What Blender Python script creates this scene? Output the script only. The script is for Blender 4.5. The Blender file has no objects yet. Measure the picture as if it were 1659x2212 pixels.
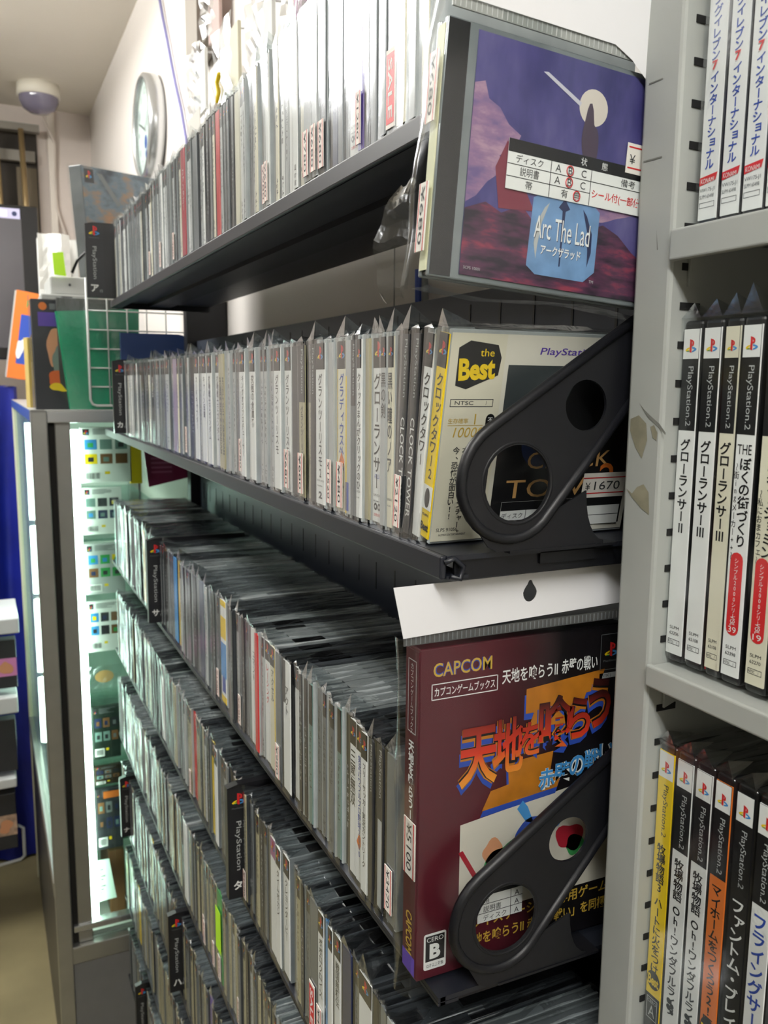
import bpy, bmesh, math, random
from mathutils import Vector, Matrix
import numpy as np
random.seed(7)
C = bpy.context.scene
H = 1.66                      # camera height above the floor (m)

# ------------------------------------------------------------------ camera
F, CX, CY = 1854.0, 829.5, 1106.0
YAW, PITCH, ROLL = math.radians(25.07), math.radians(8.5), math.radians(0.5)
fw = np.array([math.sin(YAW)*math.cos(PITCH), math.cos(YAW)*math.cos(PITCH), -math.sin(PITCH)])
rt0 = np.array([math.cos(YAW), -math.sin(YAW), 0.0]); up0 = np.cross(rt0, fw)
rt = math.cos(ROLL)*rt0 + math.sin(ROLL)*up0
up = -math.sin(ROLL)*rt0 + math.cos(ROLL)*up0
cd = bpy.data.cameras.new('camera'); cam = bpy.data.objects.new('camera', cd)
C.collection.objects.link(cam); C.camera = cam
M = Matrix.Identity(4)
for i in range(3):
    M[i][0], M[i][1], M[i][2] = rt[i], up[i], -fw[i]
M[2][3] = H
cam.matrix_world = M
cd.sensor_fit = 'VERTICAL'; cd.sensor_height = 36.0; cd.sensor_width = 27.0
cd.lens = F/2212*36.0; cd.clip_start = 0.02; cd.clip_end = 30
cd.dof.use_dof = True; cd.dof.focus_distance = 0.58; cd.dof.aperture_fstop = 16

# ------------------------------------------------------------------ world, lamps, exposure
W = bpy.data.worlds.new('world'); C.world = W; W.use_nodes = True
W.node_tree.nodes['Background'].inputs[0].default_value = (0.8, 0.85, 0.9, 1)
W.node_tree.nodes['Background'].inputs[1].default_value = 0.3
C.view_settings.view_transform = 'Standard'; C.view_settings.look = 'None'
C.view_settings.gamma = 1.0; C.view_settings.exposure = 0.45
C.view_settings.use_curve_mapping = False
C.cycles.max_bounces = 8; C.cycles.transparent_max_bounces = 24
C.cycles.caustics_reflective = False; C.cycles.caustics_refractive = False
C.cycles.sample_clamp_indirect = 6.0
LAMPS = [(-0.50, 2.25, 1.35, 15.0), (-0.32, -0.80, 1.35, 16.0), (-1.75, 1.0, 1.35, 3.0)]   # x, y, length, watt
for i, (x, y, ln, w) in enumerate(LAMPS):
    l = bpy.data.lights.new('fluorescent_light', 'AREA'); l.shape = 'RECTANGLE'
    l.size = 0.22; l.size_y = ln; l.energy = w; l.color = (1.0, 0.995, 0.98)
    o = bpy.data.objects.new('fluorescent_light', l); C.collection.objects.link(o)
    o.location = (x, y, H+0.975)

# ------------------------------------------------------------------ pixel <-> space (layout only)
def ray(px, py): return fw + rt*(px-CX)/F - up*(py-CY)/F
def onx(px, py, x): r = ray(px, py); return r*(x/r[0])
def ony(px, py, y): r = ray(px, py); return r*(y/r[1])
def onz(px, py, z): r = ray(px, py); return r*(z/r[2])
def pxof(p):
    p = np.array(p, float); return CX + F*(p@rt)/(p@fw)
def yof(px, z, x=0.23):
    a, b = 0.2, 4.0
    for _ in range(50):
        m = (a+b)/2
        if pxof((x, m, z)) > px: a = m
        else: b = m
    return a

# ------------------------------------------------------------------ materials
def lin(c):
    if isinstance(c, str): c = [int(c[i:i+2], 16)/255 for i in (0, 2, 4)]
    return tuple((x/12.92 if x <= 0.04045 else ((x+0.055)/1.055)**2.4) for x in c) + (1.0,)
MATS = {}
def mat(name, col='808080', rough=0.5, metal=0.0, spec=0.5, coat=0.0, var=0.0, vscale=30, bump=0.0, emit=0.0, trans=0.0):
    if name in MATS: return MATS[name]
    m = bpy.data.materials.new(name); m.use_nodes = True; nt = m.node_tree
    b = nt.nodes['Principled BSDF']; I = b.inputs
    I['Base Color'].default_value = lin(col); I['Roughness'].default_value = rough
    I['Metallic'].default_value = metal; I['Specular IOR Level'].default_value = spec
    I['Coat Weight'].default_value = coat; I['Coat Roughness'].default_value = 0.08
    I['Transmission Weight'].default_value = trans
    if emit:
        I['Emission Color'].default_value = lin(col); I['Emission Strength'].default_value = emit
    if var or bump:
        tc = nt.nodes.new('ShaderNodeTexCoord'); no = nt.nodes.new('ShaderNodeTexNoise')
        no.inputs['Scale'].default_value = vscale; no.inputs['Detail'].default_value = 5
        nt.links.new(tc.outputs['Object'], no.inputs['Vector'])
        if var:
            cr = nt.nodes.new('ShaderNodeValToRGB'); a = lin(col)
            cr.color_ramp.elements[0].position = 0.3; cr.color_ramp.elements[1].position = 0.7
            cr.color_ramp.elements[0].color = tuple(x*(1-var) for x in a[:3])+(1,)
            cr.color_ramp.elements[1].color = tuple(min(1, x*(1+var)) for x in a[:3])+(1,)
            nt.links.new(no.outputs['Fac'], cr.inputs['Fac']); nt.links.new(cr.outputs['Color'], I['Base Color'])
        if bump:
            bp = nt.nodes.new('ShaderNodeBump'); bp.inputs['Strength'].default_value = bump
            bp.inputs['Distance'].default_value = 0.002
            nt.links.new(no.outputs['Fac'], bp.inputs['Height']); nt.links.new(bp.outputs['Normal'], I['Normal'])
    MATS[name] = m; return m
def film(name, base=0.014, edge=0.26, rough=0.16, tint='F8FAFA', bump=0.12, vscale=60):
    if name in MATS: return MATS[name]
    m = bpy.data.materials.new(name); m.use_nodes = True; nt = m.node_tree; nt.nodes.clear()
    out = nt.nodes.new('ShaderNodeOutputMaterial'); mix = nt.nodes.new('ShaderNodeMixShader')
    tr = nt.nodes.new('ShaderNodeBsdfTransparent'); gl = nt.nodes.new('ShaderNodeBsdfGlossy')
    tr.inputs['Color'].default_value = lin(tint); gl.inputs['Roughness'].default_value = rough
    gl.inputs['Color'].default_value = (0.95, 0.97, 1, 1)
    lw = nt.nodes.new('ShaderNodeLayerWeight'); lw.inputs['Blend'].default_value = 0.25
    mr = nt.nodes.new('ShaderNodeMapRange'); mr.inputs['To Min'].default_value = base; mr.inputs['To Max'].default_value = edge
    nt.links.new(lw.outputs['Fresnel'], mr.inputs['Value']); nt.links.new(mr.outputs['Result'], mix.inputs['Fac'])
    if bump:
        tc = nt.nodes.new('ShaderNodeTexCoord'); no = nt.nodes.new('ShaderNodeTexNoise')
        no.inputs['Scale'].default_value = vscale; no.inputs['Detail'].default_value = 3
        bp = nt.nodes.new('ShaderNodeBump'); bp.inputs['Strength'].default_value = bump; bp.inputs['Distance'].default_value = 0.004
        nt.links.new(tc.outputs['Object'], no.inputs['Vector']); nt.links.new(no.outputs['Fac'], bp.inputs['Height'])
        nt.links.new(bp.outputs['Normal'], gl.inputs['Normal']); nt.links.new(bp.outputs['Normal'], lw.inputs['Normal'])
    nt.links.new(tr.outputs[0], mix.inputs[1]); nt.links.new(gl.outputs[0], mix.inputs[2])
    nt.links.new(mix.outputs[0], out.inputs['Surface']); MATS[name] = m; return m

WHITE = mat('white_paper', 'ECEDEA', 0.6, var=0.03)
CREAM = mat('cream_paper', 'E2DDC6', 0.6, var=0.04)
LGREY = mat('light_grey_paper', 'B4B7B6', 0.6, var=0.05)
GREYP = mat('grey_paper', '6C7072', 0.5, var=0.08)
BEIGE = mat('beige_paper', 'AEA788', 0.6, var=0.06)
BLACK = mat('black_ink', '141416', 0.4)
DARKP = mat('charcoal_paper', '2B2C30', 0.45, var=0.1)
RED = mat('red_ink', 'D2262A', 0.45); CRIM = mat('crimson_paper', 'A81E30', 0.45)
YEL = mat('yellow_ink', 'F2CF14', 0.45); GOLD = mat('gold_ink', 'C9A640', 0.4)
BLUE = mat('blue_ink', '2A4AA8', 0.45); SKY = mat('sky_blue_ink', '3F8FD0', 0.45)
GREEN = mat('green_ink', '3C9E55', 0.45); LIME = mat('lime_note_paper', 'B8EE2C', 0.6)
PINK = mat('pink_paper', 'DE8FC4', 0.5); PURP = mat('purple_ink', '5B3FA6', 0.45)
ORANGE = mat('orange_paper', 'E0762A', 0.5); TAN = mat('tan_paper', 'D6A566', 0.5)
MAUVE = mat('mauve_paper', '9A86A0', 0.5); TEAL = mat('teal_grey_paper', '6F8A84', 0.5)
NAVY = mat('navy_paper', '222C52', 0.45); BROWN = mat('brown_paper', '7A5230', 0.55)
MAROON = mat('maroon_print', '4E1620', 0.35, var=0.1)
FLESH = mat('peach_ink', 'D99A72', 0.5)
JEWEL = mat('smoky_clear_plastic', '747B7D', 0.14, coat=0.6, var=0.12, vscale=60)
JEWEL2 = mat('pale_clear_plastic', 'AEB4B4', 0.14, coat=0.6, var=0.1, vscale=60)
TRAY = mat('black_disc_tray_plastic', '17181B', 0.22, coat=0.5)
TRAYG = mat('grey_disc_tray_plastic', '70777A', 0.2, coat=0.5)
PS2B = mat('black_case_plastic', '0F1012', 0.3, coat=0.3, bump=0.05, vscale=300)
BAG = film('clear_bag_film', bump=0.05); BAGT = film('crumpled_bag_film', 0.11, 0.5, 0.2, bump=0.35, vscale=60)
GLASS = film('clear_glass', 0.02, 0.6, 0.02, 'F0F8F4', bump=0)
STEELB = mat('black_painted_steel', '0C0D12', 0.45, spec=0.4, var=0.12, vscale=14, bump=0.04)
STEELB2 = mat('dark_blue_painted_steel', '171A22', 0.42, spec=0.5, var=0.1, vscale=10)
GREYS = mat('grey_painted_steel', 'A3A6A1', 0.42, spec=0.4, var=0.05, vscale=12, bump=0.03)
ALU = mat('brushed_aluminium', 'A9A9A4', 0.36, metal=0.7, var=0.05, vscale=20)
SILV = mat('silver_metal', 'C9CBCC', 0.25, metal=0.8)
CHIPM = mat('bare_tape_residue', '827E6A', 0.8, var=0.2, vscale=90)
SEAL = mat('price_sticker_paper', 'F2EBE2', 0.6)
TITLE_G = mat('soft_black_print', '3A3B3D', 0.6)

# ------------------------------------------------------------------ mesh builder
_gl = {}
def glyph(s, off=0.0):
    k = (s, off)
    if k in _gl: return _gl[k]
    cu = bpy.data.curves.new('t', 'FONT'); cu.body = s; cu.resolution_u = 3; cu.offset = off
    o = bpy.data.objects.new('t', cu); C.collection.objects.link(o)
    dg = bpy.context.evaluated_depsgraph_get()
    me = bpy.data.meshes.new_from_object(o.evaluated_get(dg))
    vs = [(v.co.x, v.co.y) for v in me.vertices]; fs = [tuple(p.vertices) for p in me.polygons]
    bpy.data.objects.remove(o); bpy.data.curves.remove(cu); bpy.data.meshes.remove(me)
    if vs:
        xs = [v[0] for v in vs]; ys = [v[1] for v in vs]; bb = (min(xs), min(ys), max(xs), max(ys))
    else: bb = (0, 0, 0.5, 0.5)
    _gl[k] = (vs, fs, bb); return _gl[k]
def V3(p): return Vector((float(p[0]), float(p[1]), float(p[2])))
class MB:
    def __init__(s): s.v = []; s.f = []; s.m = []; s.sm = []; s.mats = []
    def mi(s, m):
        if m not in s.mats: s.mats.append(m)
        return s.mats.index(m)
    def add(s, vs, fs, m, smooth=False):
        n = len(s.v); k = s.mi(m); s.v += [tuple(v) for v in vs]
        for f in fs: s.f.append(tuple(n+i for i in f)); s.m.append(k); s.sm.append(smooth)
        return s
    def box(s, x0, x1, y0, y1, z0, z1, m, b=0.0, seg=2):
        if not b:
            vs = [(x, y, z) for x in (x0, x1) for y in (y0, y1) for z in (z0, z1)]
            return s.add(vs, [(0, 1, 3, 2), (4, 6, 7, 5), (0, 4, 5, 1), (2, 3, 7, 6), (0, 2, 6, 4), (1, 5, 7, 3)], m)
        bm = bmesh.new(); bmesh.ops.create_cube(bm, size=1)
        for v in bm.verts:
            v.co = Vector(((x0+x1)/2+v.co.x*(x1-x0), (y0+y1)/2+v.co.y*(y1-y0), (z0+z1)/2+v.co.z*(z1-z0)))
        bmesh.ops.bevel(bm, geom=bm.edges[:], offset=b, segments=seg, profile=0.5, affect='EDGES')
        return s._bm(bm, m)
    def _bm(s, bm, m, smooth=False):
        bm.verts.index_update()
        s.add([v.co[:] for v in bm.verts], [[v.index for v in f.verts] for f in bm.faces], m, smooth); bm.free(); return s
    def poly(s, pts, o, u, v, m):
        o, u, v = V3(o), V3(u), V3(v)
        return s.add([o+u*a+v*b for a, b in pts], [tuple(range(len(pts)))], m)
    def prism(s, pts, o, u, v, d, m):            # extruded outline, depth d away from the viewer
        o, u, v = V3(o), V3(u), V3(v); n = u.cross(v)
        a = [o+u*p+v*q for p, q in pts]; b = [x-n*d for x in a]; k = len(pts)
        return s.add(a+b, [tuple(range(k)), tuple(range(2*k-1, k-1, -1))]+[(i, i+k, (i+1) % k+k, (i+1) % k) for i in range(k)], m)
    def tube(s, pts, r, m, seg=8, closed=False):
        pts = [V3(p) for p in pts]; n = len(pts); vs = []; fs = []
        prev = None
        for i, p in enumerate(pts):
            a = pts[(i-1) % n] if (closed or i > 0) else p; b = pts[(i+1) % n] if (closed or i < n-1) else p
            t = (b-a).normalized()
            if prev is None: prev = t.orthogonal().normalized()
            x = (prev - t*prev.dot(t)); x = x.normalized() if x.length > 1e-6 else t.orthogonal().normalized()
            prev = x; y = t.cross(x)
            rr = r[i] if isinstance(r, (list, tuple)) else r
            vs += [p+(x*math.cos(q)+y*math.sin(q))*rr for q in [2*math.pi*j/seg for j in range(seg)]]
        for i in range(n if closed else n-1):
            for j in range(seg):
                a = i*seg+j; b = i*seg+(j+1) % seg; i2 = (i+1) % n
                fs.append((a, b, i2*seg+(j+1) % seg, i2*seg+j))
        if not closed: fs += [tuple(range(seg-1, -1, -1)), tuple((n-1)*seg+j for j in range(seg))]
        return s.add(vs, fs, m, True)
    def lathe(s, prof, o, ax, m, seg=32, smooth=True):       # prof: (radius, distance along axis)
        o, ax = V3(o), V3(ax).normalized(); x = ax.orthogonal().normalized(); y = ax.cross(x); vs = []; fs = []
        for r, h in prof:
            vs += [o+ax*h+(x*math.cos(2*math.pi*j/seg)+y*math.sin(2*math.pi*j/seg))*r for j in range(seg)]
        for i in range(len(prof)-1):
            for j in range(seg):
                fs.append((i*seg+j, i*seg+(j+1) % seg, (i+1)*seg+(j+1) % seg, (i+1)*seg+j))
        return s.add(vs, fs, m, smooth)
    def build(s, name, parent=None, loc=None, rot=None):
        me = s.mesh(name); return link(name, me, parent, loc, rot)
    def mesh(s, name):
        me = bpy.data.meshes.new(name); me.from_pydata(s.v, [], s.f)
        for m in s.mats: me.materials.append(m)
        me.polygons.foreach_set('material_index', s.m); me.polygons.foreach_set('use_smooth', s.sm)
        me.update(); return me
def link(name, me, parent=None, loc=None, rot=None):
    o = bpy.data.objects.new(name, me); C.collection.objects.link(o)
    if parent: o.parent = parent
    if loc is not None: o.location = V3(loc) + (Vector((0, 0, 0)) if parent else Vector((0, 0, H)))
    elif not parent: o.location = (0, 0, H)
    if rot: o.rotation_euler = rot
    return o
class Sheet:                                     # a flat printed face: o = lower left corner, u right, v up
    def __init__(s, mb, o, u, v, lift=0.00012):
        s.mb, s.o, s.u, s.v, s.l = mb, V3(o), V3(u), V3(v), lift; s.n = s.u.cross(s.v); s.k = 0
    def org(s, k): return s.o + s.n*(s.l*k)
    def poly(s, pts, m, k=1): s.mb.poly(pts, s.org(k), s.u, s.v, m); return s
    def rect(s, x0, y0, x1, y1, m, k=1): return s.poly([(x0, y0), (x1, y0), (x1, y1), (x0, y1)], m, k)
    def rrect(s, x0, y0, x1, y1, r, m, k=1):
        p = []
        for cx, cy, a in ((x1-r, y1-r, 0), (x0+r, y1-r, 90), (x0+r, y0+r, 180), (x1-r, y0+r, 270)):
            p += [(cx+r*math.cos(math.radians(a+t)), cy+r*math.sin(math.radians(a+t))) for t in (0, 30, 60, 90)]
        return s.poly(p, m, k)
    def frame(s, x0, y0, x1, y1, w, m, k=1):
        s.rect(x0, y0, x1, y0+w, m, k); s.rect(x0, y1-w, x1, y1, m, k)
        s.rect(x0, y0, x0+w, y1, m, k); return s.rect(x1-w, y0, x1, y1, m, k)
    def disc(s, x, y, r, m, k=1, ry=None):
        ry = ry or r
        return s.poly([(x+r*math.cos(t*math.pi/12), y+ry*math.sin(t*math.pi/12)) for t in range(24)], m, k)
    def _put(s, vs, fs, fn, m, k):
        o = s.org(k); s.mb.add([o+s.u*a+s.v*b for a, b in (fn(x, y) for x, y in vs)], fs, m)
    def text(s, t, x, y, h, m, k=2, w=None, off=0.0, ang=0.0, shear=0.0):  # x,y lower left, h cap height
        vs, fs, bb = glyph(t, off)
        if not vs: return s
        sy = h/max(0.3, bb[3]-bb[1]); sx = (w/(bb[2]-bb[0])) if w else sy
        ca, sa = math.cos(ang), math.sin(ang)
        def fn(a, b):
            p = (a-bb[0])*sx + shear*(b-bb[1])*sy; q = (b-bb[1])*sy
            return x+p*ca-q*sa, y+p*sa+q*ca
        s._put(vs, fs, fn, m, k); return s
    def rtext(s, t, xc, ytop, h, m, k=2, ln=None, off=0.0):        # latin turned a quarter clockwise
        vs, fs, bb = glyph(t, off); sy = h/max(0.3, bb[3]-bb[1]); sx = ln/(bb[2]-bb[0]) if ln else sy
        s._put(vs, fs, lambda a, b: (xc-h/2+(b-bb[1])*sy, ytop-(a-bb[0])*sx), m, k); return s
    def vtext(s, t, xc, ytop, cw, m, k=2, ch=None, off=0.0, slant=0.0):        # upright characters stacked downwards
        ch = ch or cw; y = ytop
        for c in t:
            if c == ' ': y -= ch*0.5; continue
            vs, fs, bb = glyph(c, off)
            if vs:
                if c in 'ー～〜':
                    bl = bb[2]-bb[0]
                    s._put(vs, fs, lambda a, b: (xc+(b-(bb[1]+bb[3])/2)*cw, y-ch*0.5-(a-(bb[0]+bb[2])/2)*ch), m, k)
                else:
                    cx, cy = (bb[0]+bb[2])/2, (bb[1]+bb[3])/2
                    dx = 0.2*cw if c in 'ッャュョァィゥェォ、。' else 0
                    s._put(vs, fs, lambda a, b: (xc+dx+(a-cx)*cw*1.05, y-ch*0.5+(b-cy)*ch*1.05), m, k)
            y -= ch
        return s
    def emblem(s, x, y, w, k=2):                 # red upright letter over a flat coloured swoosh
        f = lambda P: [(x+a*w, y+b*w*0.86) for a, b in P]
        s.poly(f([(.38, .40), (.15, .31), (.01, .18), (.10, .07), (.30, .06), (.38, .09), (.38, .19), (.26, .17), (.21, .20), (.38, .28)]), YEL, k)
        s.poly(f([(.10, .07), (.30, .06), (.38, .09), (.38, .14), (.20, .12)]), GREEN, k+1)
        s.poly(f([(.60, .42), (.82, .37), (1, .25), (.96, .14), (.78, .05), (.60, .0), (.60, .10), (.76, .17), (.80, .23), (.60, .29)]), SKY, k)
        s.poly(f([(.40, .04), (.57, -.03), (.57, .86), (.40, 1.0)]), RED, k+1)
        s.poly(f([(.40, 1.0), (.62, .93), (.77, .80), (.78, .60), (.70, .49), (.57, .50), (.57, .60), (.63, .62), (.64, .76), (.57, .86), (.40, .90)]), RED, k+2)
        return s

def tag(o, label=None, cat=None, group=None, kind=None):
    if label: o['label'] = label
    if cat: o['category'] = cat
    if group: o['group'] = group
    if kind: o['kind'] = kind
    return o
def thing(name, label, cat, loc=(0, 0, 0), rot=None, group=None):
    return tag(link(name, None, None, loc, rot), label, cat, group)
def solo(name, mb, label, cat, loc=(0, 0, 0), rot=None, group=None):
    return tag(mb.build(name, None, loc, rot), label, cat, group)
def struct(name, mb): return tag(mb.build(name, None, (0, 0, 0)), kind='structure')
X, Y, Z = (1, 0, 0), (0, 1, 0), (0, 0, 1); NY = (0, -1, 0)
FL = -H                                           # floor level in camera-relative heights
ONES = 'zero first second third fourth fifth sixth seventh eighth ninth tenth eleventh twelfth thirteenth fourteenth fifteenth sixteenth seventeenth eighteenth nineteenth'.split()
TENS = {20: 'twent', 30: 'thirt', 40: 'fort', 50: 'fift', 60: 'sixt', 70: 'sevent', 80: 'eight', 90: 'ninet'}
CARD = ' one two three four five six seven eight nine'.split(' ')
def ordinal(n):
    if n < 20: return ONES[n]
    if n >= 100: return 'hundredth' if n == 100 else 'hundred-and-'+ordinal(n-100)
    t = n//10*10; r = n % 10
    return TENS[t]+'ieth' if r == 0 else TENS[t]+'y-'+ONES[r]

# ================================================================== THE ROOM
WX, WY, CZ = 0.47, 3.9, 1.08
FLOORM = mat('olive_vinyl_floor', '8C8260', 0.5, var=0.18, vscale=5, bump=0.02)
CEILM = mat('warm_white_ceiling', 'EDE7DB', 0.8, var=0.02, vscale=3)
WALLM = mat('white_wall_panel', 'E6E0DA', 0.55, var=0.02, vscale=3)
struct('floor', MB().box(-3.0, WX, -1.8, WY, FL-0.05, FL, FLOORM))
struct('ceiling', MB().box(-3.0, WX+0.06, -1.8, WY+0.06, CZ, CZ+0.05, CEILM))
wr = MB().box(WX, WX+0.06, -1.8, WY+0.06, FL, CZ, WALLM)
SEAM = mat('grey_panel_joint', '8F8D8A', 0.7)
for y in (0.98, 0.74, 1.88): wr.box(WX-0.0006, WX, y-0.0012, y+0.0012, FL, CZ, SEAM)
struct('wall_right', wr)
struct('added_light_blocker_1', MB().box(-0.98, -0.72, -1.75, 2.2, FL, 0.05, mat('olive_brown_light_blocker', '4A4536', 0.7, var=0.2)))  # added unseen stand-in for an opposite shelf, blocks light from the lower rows
struct('wall_far', MB().box(-3.0, WX, WY, WY+0.06, FL, CZ, mat('pinkish_white_wall', 'DDD2CA', 0.7, var=0.02)))
struct('wall_left', MB().box(-3.06, -3.0, -1.8, WY+0.06, FL, CZ, mat('grey_shop_wall', 'A8A6A0', 0.7, var=0.1, vscale=2)))
struct('wall_near', MB().box(-3.0, WX+0.06, -1.86, -1.8, FL, CZ, mat('grey_shop_wall_near', 'A8A6A0', 0.7, var=0.1, vscale=2)))

# ceiling lamps
TUBES = [mat('lit_fluorescent_tube_'+n, 'FDFCF8', 0.5, emit=e) for n, e in (('far', 58.0), ('near', 44.0), ('aisle', 16.0))]
where = ['far ceiling lamp near the dome camera', 'ceiling lamp behind the viewpoint', 'ceiling lamp over the left aisle']
for (x, y, ln, w), wh, TUBE in zip(LAMPS, where, TUBES):
    t = thing('ceiling_lamp', 'white fluorescent strip fitting, '+wh, 'ceiling lamp', (x, y, CZ))
    hs = MB().box(-0.045, 0.045, -ln/2-0.03, ln/2+0.03, -0.06, 0, mat('white_enamel', 'F0F0EC', 0.4)).build('housing', t)
    for dx in (-0.075, 0.075):
        MB().tube([(dx, -ln/2, -0.075), (dx, ln/2, -0.075)], 0.014, TUBE, 12).build('tube', hs)

# ================================================================== BLACK SHELVING
XF = 0.23; YN, YF = 0.405, 1.80; XB = 0.405; YP = 0.406
BASE = [0.145, -0.093, -0.362, -0.550, -0.735, -0.920, -1.110, -1.300]
g = thing('display_shelving', 'black slotted steel shelving packed with disc cases along the right wall', 'shelving', (XF, YN, FL))
def G(mb, name, p=None): return mb.build(name, p or g, (0, 0, 0) if p else (-XF, -YN, H))
bp = MB().box(XB, XB+0.02, YP, YF, FL, 0.082, mat('slate_slotted_steel', '2C313C', 0.45, var=0.08))
for i in range(27):
    y = YP+0.03+i*0.05
    for zc in (0.055, -0.02, -0.22, -0.30): bp.box(XB-0.0006, XB, y-0.0012, y+0.0012, zc-0.016, zc+0.016, BLACK)
G(bp, 'back_panel')
for y0 in (YF-0.03, YP): G(MB().box(0.385 if y0 > 1 else 0.43, 0.468, y0, y0+0.03, FL, 0.36, STEELB, 0.002), 'upright')
SHELF = []
for i, z in enumerate(BASE):
    lip = (0.013, 0.014)[i] if i < 2 else 0.006; ye = 1.66 if i == 0 else YF+0.005
    s = MB().box(XF-0.002, 0.355, YN, ye, z-0.0035, z-0.0005, STEELB2); s.box(0.355, XB, YP, ye, z-0.0035, z-0.0005, STEELB2)
    s.box(XF-0.006, XF-0.002, YN, ye, z-lip, z-0.0003, STEELB2, 0.0012) if i < 2 else s.box(XF-0.0005, XF+0.003, YN, ye, z-lip, z-0.0006, STEELB2)
    s.box(XF-0.002, XF+0.012, YN, ye, z-lip, z-lip+0.002, STEELB2)
    for y, xe in ((YN+0.002, 0.355), (ye-0.005, XB)): s.box(XF+0.004, xe, y, y+0.002, z-lip-0.001, z-0.003, STEELB)
    s.box(XF+0.06, XF+0.10, YN, ye, z-lip*0.7, z-0.003, STEELB)
    o = G(s, 'shelf'); SHELF.append(o)
    if i == 1:      # curled hem at the near end of the lip
        G(MB().tube([(XF-0.004, YN-0.001, z-0.004), (XF+0.002, YN-0.001, z-0.002), (XF+0.008, YN-0.001, z-0.007), (XF+0.006, YN-0.001, z-0.014), (XF+0.0, YN-0.001, z-0.012)], 0.0016, STEELB2), 'shelf_hem', o)
G(MB().box(XF+0.01, XB, YP, YF, FL, FL+0.10, STEELB), 'plinth')
def plate(mb, outer, holes, y0, y1, m):          # flat sheet with holes in the x-z plane
    bm = bmesh.new(); loops = []
    for L in [outer]+holes:
        vs = [bm.verts.new((a, 0, c)) for a, c in L]; loops.append(vs)
        for k in range(len(vs)): bm.edges.new((vs[k], vs[(k+1) % len(vs)]))
    bmesh.ops.triangle_fill(bm, edges=bm.edges[:], use_beauty=True, use_dissolve=False)
    bm.verts.index_update()
    co = [(v.co.x, v.co.z) for v in bm.verts]; fs = [[v.index for v in f.verts] for f in bm.faces]; bm.free()
    for y in (y0, y1): mb.add([(a, y, c) for a, c in co], fs, m)
    for L in [outer]+holes:
        n = len(L); mb.add([(a, y0, c) for a, c in L]+[(a, y1, c) for a, c in L], [(k, (k+1) % n, (k+1) % n+n, k+n) for k in range(n)], m)
def end_plate(y, cen, hole2, zb):
    # wedge shaped plate with a rounded nose, two round holes, a raised rim and a web down to the shelf
    (x1, z1), (x2, z2) = cen, hole2; out = []
    a1, a2 = math.radians(32.5), math.radians(49.0)
    for t in range(19):
        q = a1+math.pi/2+(math.pi+a2-a1)*t/18; R = 0.036-0.0075*max(0, (t-6)/12)
        out.append((x1+R*math.cos(q), z1+R*math.sin(q)))
    xe = 0.3475; far_hi = (xe, out[0][1]+(xe-out[0][0])*math.tan(a1)); far_lo = (xe, out[-1][1]+(xe-out[-1][0])*math.tan(a2))
    mb = MB()
    plate(mb, out+[far_lo, far_hi], [[(x1+0.0215*math.cos(t), z1+0.0215*math.sin(t)) for t in [i*math.pi/16 for i in range(32)]],
          [(x2+0.0145*math.cos(t), z2+0.0145*math.sin(t)) for t in [i*math.pi/16 for i in range(32)]]], y-0.001, y+0.001, STEELB)
    e = [(x1-0.034, z1-0.006), (x1-0.029, z1-0.020), (x1-0.018, zb+0.003), (x1-0.012, zb), (x1+0.062, zb)]
    for t in (0, 15, 30, 45, 60, 75, 90):
        e.append((x1+0.062-0.014*math.sin(math.radians(t)), zb+0.002+0.030*(1-math.cos(math.radians(t)))))
    e += [out[-1], out[15], out[13], out[11]]
    mb.prism(e, (0, y-0.0004, 0), X, Z, 0.0012, STEELB)
    mb.tube([(p[0], y, p[1]) for p in [far_hi]+out+[far_lo]], 0.0032, STEELB, 8)
    mb.tube([(x1+0.0230*math.cos(t), y, z1+0.0230*math.sin(t)) for t in [i*math.pi/16 for i in range(32)]], 0.0014, STEELB, 6, True)
    mb.box(x1-0.004, x1+0.072, y-0.001, y+0.02, zb-0.0015, zb, STEELB)
    return mb
G(end_plate(0.400, (0.2690, -0.0542), (0.3138, -0.0112), -0.0925), 'shelf_end_plate', SHELF[1])
G(end_plate(0.400, (0.2705, -0.3185), (0.3145, -0.2775), -0.3605), 'shelf_end_plate', SHELF[2])

# ------------------------------------------------------------------ disc cases
def body_mesh(t, light, tray, d=0.142, h=0.125):
    mb = MB(); a = t*0.24
    mb.box(0, d, -t/2, -t/2+a, 0, h, light, 0.0007, 1)
    mb.box(0.0012, d-0.001, -t/2+a+0.0002, t/2-a-0.0002, 0.001, h-0.001, tray, 0.0005, 1)
    mb.box(0, d, t/2-a, t/2, 0, h, light, 0.0007, 1)
    for zz in (0.3, 0.7): mb.box(0.02, 0.05, -t/2+a*0.6, t/2-a*0.6, h-0.0012, h+0.0001, light)
    return mb
DKJ = mat('dark_smoky_plastic', '3B3F43', 0.16, coat=0.5, var=0.1, vscale=60)
KINDM = {'g': (JEWEL, TRAYG), 'k': (DKJ, TRAY), 'w': (JEWEL2, JEWEL), 'b': (TRAY, TRAY)}
BODIES = {}
def body(t, kind):
    k = (round(t, 4), kind)
    if k not in BODIES:
        l, tr = KINDM[kind]
        BODIES[k] = body_mesh(t, l, tr).mesh('case_body')
    return BODIES[k]
STY = {'white': WHITE, 'cream': CREAM, 'silver': LGREY, 'grey': GREYP, 'beige': BEIGE, 'black': DARKP, 'red': RED, 'crimson': CRIM, 'yellow': YEL,
       'blue': SKY, 'navy': NAVY, 'green': GREEN, 'pink': PINK, 'purple': PURP, 'orange': ORANGE, 'tan': TAN, 'mauve': MAUVE, 'teal': TEAL}
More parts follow.
